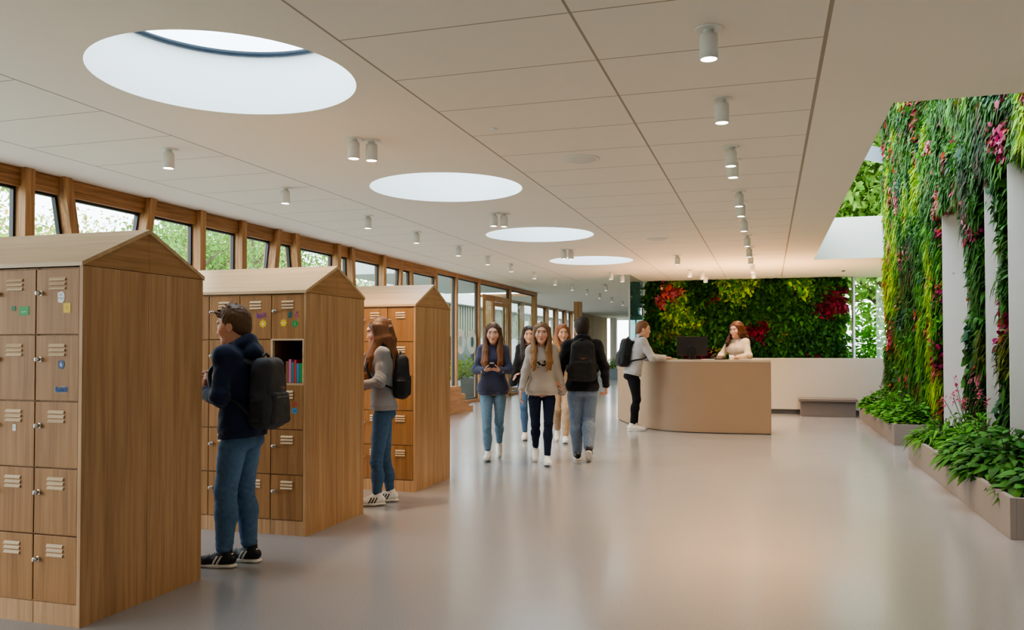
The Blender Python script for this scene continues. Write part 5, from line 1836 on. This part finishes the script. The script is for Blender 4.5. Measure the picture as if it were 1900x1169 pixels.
def backpack(fr, label, color=(44, 44, 48), group=None, size=1.0, drop=.0, logo=True, seed=1, strapc=None, off=(0, 0), back=.0):
    """a rucksack hanging behind the shoulders of the person whose frame is FR"""
    S, U, R, F = fr['S'], fr['U'], fr['R'], fr['F']
    U_ = vn(U * .93 + np.array([0, 0, .07]) - F * .05)
    F_ = vn(F - U_ * (F @ U_)); R_ = np.cross(F_, U_)
    B = np.stack([R_, F_, U_], 1)
    male = fr['male']
    c = fr['chest'] - F * ((.118 if male else .100) + .085 * size + back) + U * (-.07 - drop) + R * off[0]
    r = empty('backpack', (fr['x'], fr['y'], 0), fr['th'])
    tag(r, label, 'backpack', group)
    hx, hy, hz = .150 * size, .082 * size, .235 * size
    lo, hi = c - .36, c + .36
    g = Grid(lo, hi, .006)
    g.box(c, (hx, hy, hz), .065 * size, B, .02, taper=.14)
    g.ell(c - U_ * .08 * size - F_ * .02, (hx * .98, hy * 1.02, hz * .62), B, .05)
    ix, P = g.near(.03); g.F[ix] += .0028 * Wob(seed + 31, .12)(P)
    q = (g.all() - c) @ B
    arc = np.abs(np.sqrt((q[..., 0] / (hx * .86)) ** 2 + (np.maximum(q[..., 2] - hz * .10, 0) / (hz * .72)) ** 2) - 1) * hx        # zip groove
    g.F = g.F + np.where((arc < .005) & (q[..., 1] < 0) & (q[..., 2] > -.02), .004, 0).astype(np.float32)
    V, Q = g.mesh()
    put_np('bag_body', V, Q, M['nylon'], r, lin(*color), S)
    g = Grid(lo, hi, .006)
    pc = c - F_ * (hy * .92) - U_ * hz * .42
    g.box(pc, (hx * .80, .034 * size, hz * .46), .03 * size, B, .01, taper=.06)
    ix, P = g.near(.03); g.F[ix] += .0018 * Wob(seed + 33, .10)(P)
    V, Q = g.mesh(); put_np('front_pocket', V, Q, M['nylon'], r, lin(*[x_ * .9 for x_ in color]), S)
    for s_ in (-1, 1):
        g = Grid(lo, hi, .007)
        g.box(c + R_ * s_ * hx * .98 - U_ * hz * .50, (.020, hy * .62, hz * .36), .016, B, .01)
        V, Q = g.mesh(); put_np('side_pocket', V, Q, M['nylon'], r, lin(*[x_ * .8 for x_ in color]), S)
    m = MB()
    pts = [(-hx * .74, -.07), (-hx * .70, .04), (-hx * .45, .10), (0, .125), (hx * .45, .10), (hx * .70, .04), (hx * .74, -.07)]
    P3 = [tuple((c - F_ * (hy * (.95 if abs(px_) < hx * .6 else .80) + .008) + R_ * px_ + U_ * (pz_ * size - hz * .42 + hz * .42)) * S) for px_, pz_ in pts]
    zp = [tuple((pc - F_ * (.034 * size + .002) + R_ * hx * .58 * t + U_ * hz * .30 + F_ * .004) * S) for t in (-1, -.5, 0, .5, 1)]
    m.tube(zp, .0045 * S, 6); m.build('zip', M['plastic'], r)
    m = MB()
    hp = [tuple((c + F_ * hy * .2 + R_ * x_ + U_ * (hz * .90 + z_)) * S) for x_, z_ in ((-.045, 0), (-.035, .035), (0, .05), (.035, .035), (.045, 0))]
    m.tube(hp, .010 * S, 8); m.build('grab_handle', M['plastic'], r)
    sx = .10 if male else .085
    for s_ in (-1, 1):
        e = .024
        sp = fr['nb'] - U * .030
        top = fr['nb'] - U * .045 + R * s_ * sx
        pts = [c + U_ * hz * .80 + F_ * hy * .6 + R_ * s_ * hx * .42, fr['nb'] - F * .085 - U * .075 + R * s_ * sx * .95, top + U * (.048 + e) - F * .015,
               fr['nb'] + F * (.088 + e) - U * .105 + R * s_ * (sx + .012), fr['chest'] + F * (.118 + e) - U * .015 + R * s_ * (sx + .028), fr['chest'] + F * (.060 + e) - U * .125 + R * s_ * (sx + (.075 if male else .055)),
               fr['chest'] - F * .06 - U * .19 + R * s_ * (sx + (.082 if male else .06)), c - U_ * hz * .66 + F_ * hy * .6 + R_ * s_ * hx * .86]
        pts = catmull([tuple(p) for p in pts], 6)
        g = Grid(np.min(pts, 0) - .06, np.max(pts, 0) + .06, .006)
        cen = fr['chest'] - F * .0
        for a in range(len(pts) - 1):
            pa, pb = np.array(pts[a]), np.array(pts[a + 1])
            n = (pa + pb) / 2 - (fr['chest'] + U * .03 + R * s_ * .06)
            d_ = vn(pb - pa); n = n - d_ * (n @ d_)
            g.cap(pa, pb, .026 if a < 28 else .014, None, .008, n, .42)
        V, Q = g.mesh()
        put_np('shoulder_strap', V, Q, M['nylon'], r, lin(*(strapc or [x_ * .75 for x_ in color])), S)
    if logo:
        vs, fs = text_mesh('~ae~', .045)
        m = MB(); o3 = c - F_ * (hy + .030) + U_ * hz * .16
        m.add([tuple((o3 + R_ * x_ + U_ * (z_ + 2 * x_ * x_)) * S) for x_, z_, _ in vs], fs)
        m.build('embroidered_mark', M['c_rust'], r)
    return r


def pose_walk(front='R', stride=.24, arms=None, **kw):
    f = dict(ankle=None)
    s_ = 1 if front == 'R' else -1
    fr_ = dict(ankle=(s_ * .055, stride, .088), pitch=kw.pop('fpitch', -.08), out=s_ * .08)
    bk = dict(ankle=(-s_ * .07, -stride * 1.05, .165), pitch=.62, out=-s_ * .06)
    d = dict(pelvis=(0, 0, .900), lean=.04)
    d['leg' + front] = fr_; d['leg' + ('L' if front == 'R' else 'R')] = bk
    d.update(arms or {}); d.update(kw)
    return d


HANG_L = dict(wrist=(-.235, .05, .885), elbow=(-.3, -1, 0), N=(1, .2, 0), T=(0.1, 1, 0), curl=.38)
HANG_R = dict(wrist=(.235, .05, .885), elbow=(.3, -1, 0), N=(-1, .2, 0), T=(-.1, 1, 0), curl=.38)
HC = dict(brown=lin(88, 64, 46), dark=lin(54, 40, 33), auburn=lin(98, 68, 46), tipred=lin(138, 88, 54), blond=lin(126, 96, 68), tipblond=lin(156, 112, 70), red=lin(138, 88, 58), tipstraw=lin(180, 134, 92), darkest=lin(42, 32, 28))

# 1 boy at the nearest locker
bR, bF = person('person in a navy hooded sweatshirt and blue jeans facing the nearest lockers, holding a phone', -3.36, 4.78, (-1.0, -.10), 1.70, True,
    dict(pelvis=(0, -.02, .92), lean=.06, head=(.10, -.12, 0),
         armL=dict(wrist=(-.10, .20, 1.15), elbow=(-.6, -.5, -1), D=(.30, .55, .75), N=(.7, -.1, .5), T=(-.1, -.2, 1), curl=.55, thumb=.8),
         armR=dict(wrist=(.10, .20, 1.12), elbow=(.7, -.5, -1), D=(-.35, .6, .7), N=(-.6, -.2, .6), T=(.1, -.1, 1), curl=.6),
         legL=dict(ankle=(-.09, .05, .087), out=-.10), legR=dict(ankle=(.075, -.045, .087), out=.06)),
    dict(name='hoodie', color=lin(36, 44, 68), hood=True, ease=.018, sleeve=1.0, hem=-.075, wrinkle=1.3), dict(name='jeans', color=lin(82, 108, 138), ease=.016, width=1.10, fade=.55, stop=.05),
    dict(white=False, stripes=2), dict(kind='short', color=lin(100, 74, 52)), seed=3)
backpack(bF, 'dark grey backpack worn by the boy in the navy hoodie', (58, 58, 62), size=1.0, drop=.075, seed=3, logo=True)
# 2 girl at the middle locker
gR, gF = person('person with long auburn hair in a grey sweatshirt, standing at the middle locker', -3.40, 7.03, (-.90, -.43), 1.70, False,
    dict(pelvis=(0, 0, .92), lean=.02, head=(.05, -.16, 0),
         armL=dict(wrist=(-.09, .22, 1.10), elbow=(-.8, -.6, -1), D=(.25, .9, .15), N=(.6, 0, .6), T=(0, -.2, 1), curl=.5, thumb=.7),
         armR=dict(wrist=(.10, .22, 1.07), elbow=(.8, -.6, -1), D=(-.3, .9, .1), N=(-.6, 0, .6), T=(0, -.2, 1), curl=.5),
         legL=dict(ankle=(-.085, .05, .085), out=-.12), legR=dict(ankle=(.09, -.07, .085), out=.12)),
    dict(name='sweatshirt', color=lin(150, 150, 154), ease=.018, sleeve=1.0, hem=-.05), dict(name='jeans', color=lin(72, 98, 128), ease=.006, fade=.45, stop=.045),
    dict(white=True, stripes=3), dict(kind='long', color=HC['auburn'], tip=HC['tipred'], length=.34, front=(True, True)), seed=13)
backpack(gF, 'black backpack worn by the girl in the grey sweatshirt', (40, 40, 42), size=.86, drop=.03, seed=5, logo=False)
# 3 walking girl with a phone
AR = dict(armL=dict(wrist=(-.085, .255, 1.115), elbow=(-.8, -.6, -1), D=(.75, .55, .25), N=(.2, -.2, 1), T=(-.4, .9, .2), curl=.5, thumb=.9),
          armR=dict(wrist=(.085, .255, 1.115), elbow=(.8, -.6, -1), D=(-.75, .55, .25), N=(-.2, -.2, 1), T=(.4, .9, .2), curl=.5, thumb=.9))
p3R, p3F = person('person with long auburn hair walking forward in a slate blue hoodie, holding a phone', -3.42, 10.32, (.27, -.963), 1.77, False,
    pose_walk('R', .20, AR, head=(.0, -.05, 0)),
    dict(name='hoodie', color=lin(74, 76, 98), ease=.019, sleeve=1.02, hem=-.09, hood=False, collar=True), dict(name='jeans', color=lin(108, 134, 154), ease=.004, fade=.4, stop=.06),
    dict(white=True), dict(kind='long', color=HC['brown'], tip=HC['tipred'], length=.33), seed=23)
# 4 middle girl
p4R, p4F = person('person with long fair hair walking in a pale sweatshirt with a dark floral print', -2.70, 10.08, (.30, -.954), 1.76, False,
    pose_walk('L', .19, dict(armL=dict(HANG_L, wrist=(-.245, -.06, .89)), armR=dict(HANG_R, wrist=(.25, .10, .895))), head=(-.10, .02, .04)),
    dict(name='sweatshirt', color=lin(188, 178, 168), ease=.019, sleeve=1.02, hem=-.07, **{'print': True}), dict(name='leggings', color=lin(30, 36, 56), ease=.003, stop=.05),
    dict(white=True), dict(kind='long', color=HC['blond'], tip=HC['tipblond'], length=.32), seed=33)
# 5 boy seen from behind
p5R, p5F = person('person in a black sweatshirt and grey-blue jeans walking away with a backpack', -2.26, 10.42, (-.24, .97), 1.83, True,
    pose_walk('L', .14, dict(armL=dict(HANG_L, wrist=(-.27, .08, .92)), armR=dict(HANG_R, wrist=(.285, .06, .90), curl=.7)), head=(.12, 0, 0), lean=.03),
    dict(name='sweatshirt', color=lin(34, 33, 36), ease=.019, sleeve=1.04, hem=-.07, hood=True), dict(name='jeans', color=lin(116, 130, 150), ease=.018, width=1.15, fade=.2, stop=.03),
    dict(white=False, stripes=0), dict(kind='short', color=HC['dark']), seed=43)
backpack(p5F, 'black backpack with a small embroidered mark, worn by the boy walking away', (40, 38, 38), size=1.0, drop=-.0, seed=7)
# 6 woman behind, black jacket
p6R, p6F = person('person in a black jacket and blue jeans walking behind the girl in the printed sweatshirt', -3.63, 12.75, (.27, -.963), 1.79, False,
    pose_walk('R', .16, dict(armL=dict(HANG_L), armR=dict(HANG_R)), head=(.05, 0, 0)),
    dict(name='jacket', color=lin(36, 36, 38), ease=.018, sleeve=1.08, hem=-.04, open=lin(60, 58, 60)), dict(name='jeans', color=lin(72, 96, 124), ease=.004, fade=.35, stop=.06),
    dict(white=True), dict(kind='long', color=HC['dark'], tip=HC['darkest'], length=.26), seed=53)
# 7 woman behind, strawberry hair
p7R, p7F = person('person with strawberry blond hair and beige trousers, half hidden behind the walking group', -3.03, 12.5, (.20, -.98), 1.81, False,
    pose_walk('L', .15, dict(armL=dict(HANG_L), armR=dict(HANG_R)), head=(.28, 0, 0)),
    dict(name='blouse', color=lin(176, 150, 124), ease=.018, hem=-.05, check=True), dict(name='trousers', color=lin(186, 160, 134), ease=.012, stop=.05, width=1.1),
    dict(white=True), dict(kind='long', color=HC['red'], tip=HC['tipstraw'], length=.20), seed=63)
# 8 man at the desk
p8R, p8F = person('person in a light grey jumper and black trousers leaning on the reception desk', -2.24, 14.66, (.92, .39), 1.93, True,
    dict(pelvis=(0, -.03, .915), lean=.24, head=(-.12, -.02, 0),
         armL=dict(wrist=(-.10, .46, 1.135), elbow=(-.7, -.6, -1), D=(.35, .95, -.02), N=(.1, 0, -1), T=(1, -.2, 0), curl=.25),
         armR=dict(wrist=(.13, .44, 1.135), elbow=(.8, -.6, -1), D=(-.3, .95, -.02), N=(-.1, 0, -1), T=(-1, -.2, 0), curl=.3),
         legL=dict(ankle=(-.075, .02, .085), out=-.12), legR=dict(ankle=(.085, -.06, .085), out=.14)),
    dict(name='jumper', color=lin(196, 190, 188), ease=.018, hem=-.06, sleeve=1.1, collar=True), dict(name='trousers', color=lin(26, 26, 30), ease=.008, stop=.05, width=1.02),
    dict(white=True), dict(kind='crop', color=lin(134, 92, 64)), seed=73)
backpack(p8F, 'black backpack worn by the man leaning on the reception desk', (38, 38, 40), size=.95, drop=.03, seed=9, logo=False, strapc=(28, 28, 30))
# 9 receptionist
p9R, p9F = person('person with reddish hair in a cream cardigan working behind the reception desk', -.50, 15.42, (-.42, -.90), 1.90, False,
    dict(pelvis=(0, 0, .92), lean=.05, head=(-.22, -.08, 0),
         armL=dict(wrist=(-.17, .36, 1.16), elbow=(-.9, -.5, -1), D=(.3, .95, 0), N=(.1, 0, -1), T=(1, -.2, 0), curl=.3),
         armR=dict(wrist=(.15, .36, 1.16), elbow=(.9, -.5, -1), D=(-.3, .95, 0), N=(-.1, 0, -1), T=(-1, -.2, 0), curl=.3),
         legL=dict(ankle=(-.09, .02, .085)), legR=dict(ankle=(.09, -.02, .085))),
    dict(name='cardigan', color=lin(222, 204, 184), ease=.019, hem=-.10, sleeve=1.1, buttons=True), dict(name='trousers', color=lin(50, 46, 48), ease=.010, stop=.05),
    dict(white=True), dict(kind='long', color=lin(92, 54, 38), tip=lin(46, 32, 28), length=.14, front=(False, True)), seed=83)

# phones in hands
def phone(fr, at, R_, F_, U_, label, w=.072, h=.15):
    o = empty('smartphone', (fr['x'], fr['y'], 0), fr['th']); tag(o, label, 'phone', 'phones in hands')
    B = np.stack([vn(R_), vn(F_), vn(U_)], 1); S = fr['S']
    for nm, mt, hb, dz in (('phone_body', M['plastic'], (w / 2, h / 2, .004), 0), ('phone_screen', M['screen'], (w / 2 - .004, h / 2 - .006, .0006), .0045)):
        m = MB()
        m.box(-hb[0], hb[0], -hb[1], hb[1], dz - hb[2], dz + hb[2], b=min(.003, hb[2] * .6))
        m.v = [tuple((np.array(at) + B @ np.array(v)) * S) for v in m.v]
        m.build(nm, mt, o)
phone(p3F, (0, .345, 1.165), (1, 0, 0), (0, .85, .5), (0, -.5, .85), 'dark phone held in both hands by the girl in the slate blue hoodie')
phone(bF, (-.015, .285, 1.24), (1, .2, 0), (-.1, .5, .85), (-.1, -.85, .5), 'dark phone in the hands of the boy in the navy hoodie')
SKY, VT, LOOK, EXPO = 2.9, 'AgX', 'AgX - Medium High Contrast', 1.24
# ================================================================== LIGHT
world = bpy.data.worlds.new('world'); SC.world = world
world.use_nodes = True
nt = world.node_tree
bg = nt.nodes['Background']
tc = nt.nodes.new('ShaderNodeTexCoord')
sx = nt.nodes.new('ShaderNodeSeparateXYZ'); nt.links.new(tc.outputs['Generated'], sx.inputs[0])
cr = nt.nodes.new('ShaderNodeValToRGB')
cr.color_ramp.elements[0].position = 0.0; cr.color_ramp.elements[0].color = (0.86, 0.92, 0.97, 1)
cr.color_ramp.elements[1].position = 0.7; cr.color_ramp.elements[1].color = (0.80, 0.90, 1.0, 1)
nt.links.new(sx.outputs[2], cr.inputs['Fac'])
nt.links.new(cr.outputs['Color'], bg.inputs['Color'])
bg.inputs['Strength'].default_value = SKY


def portal(x, y, z, rot, sx_, sy_, shape='RECTANGLE'):
    d = bpy.data.lights.new('portal', 'AREA')
    d.shape = shape; d.size = sx_; d.size_y = sy_
    d.cycles.is_portal = True
    o = bpy.data.objects.new('portal', d); C.objects.link(o)
    o.location = (x, y, z); o.rotation_euler = rot
for yc in SKY_Y: portal(SKY_X, yc, SKY_TOP + .03, (0, 0, 0), 1.8, 1.8, 'DISK')
portal(1.72, 13.1, 4.3, (0, 0, 0), 1.56, 12.0)
portal(-7.8, 14.4, 1.7, (0, -PI / 2, 0), 3.4, 26.4)
portal(2.8, 24.2, 1.7, (-PI / 2, 0, 0), 1.8, 3.3)
portal(-6.5, 52.5, 1.7, (-PI / 2, 0, 0), 6.2, 3.3)
portal(-9.75, 36, 1.7, (0, -PI / 2, 0), 3.3, 15)


def area(x, y, z, sx_, sy_, e, col, rot=(0, 0, 0)):
    d = bpy.data.lights.new('added_uplight', 'AREA'); d.shape = 'RECTANGLE'; d.size = sx_; d.size_y = sy_; d.energy = e; d.color = col
    o = bpy.data.objects.new('added_uplight', d); C.objects.link(o); o.location = (x, y, z); o.rotation_euler = rot
    return o
area(-.4, 19.75, 1.15, 3.0, .25, 95, (1.0, .54, .24), (PI, 0, 0))       # added unseen warm uplight behind the low wall, makes the ceiling glow
SC.cycles.use_denoising = True
SC.cycles.max_bounces = 10
SC.cycles.diffuse_bounces = 5
SC.cycles.glossy_bounces = 4
SC.cycles.transmission_bounces = 4
SC.cycles.transparent_max_bounces = 12
SC.cycles.sample_clamp_indirect = 6
SC.cycles.caustics_reflective = False
SC.cycles.caustics_refractive = False
SC.view_settings.view_transform = VT
SC.view_settings.look = LOOK
SC.view_settings.exposure = EXPO
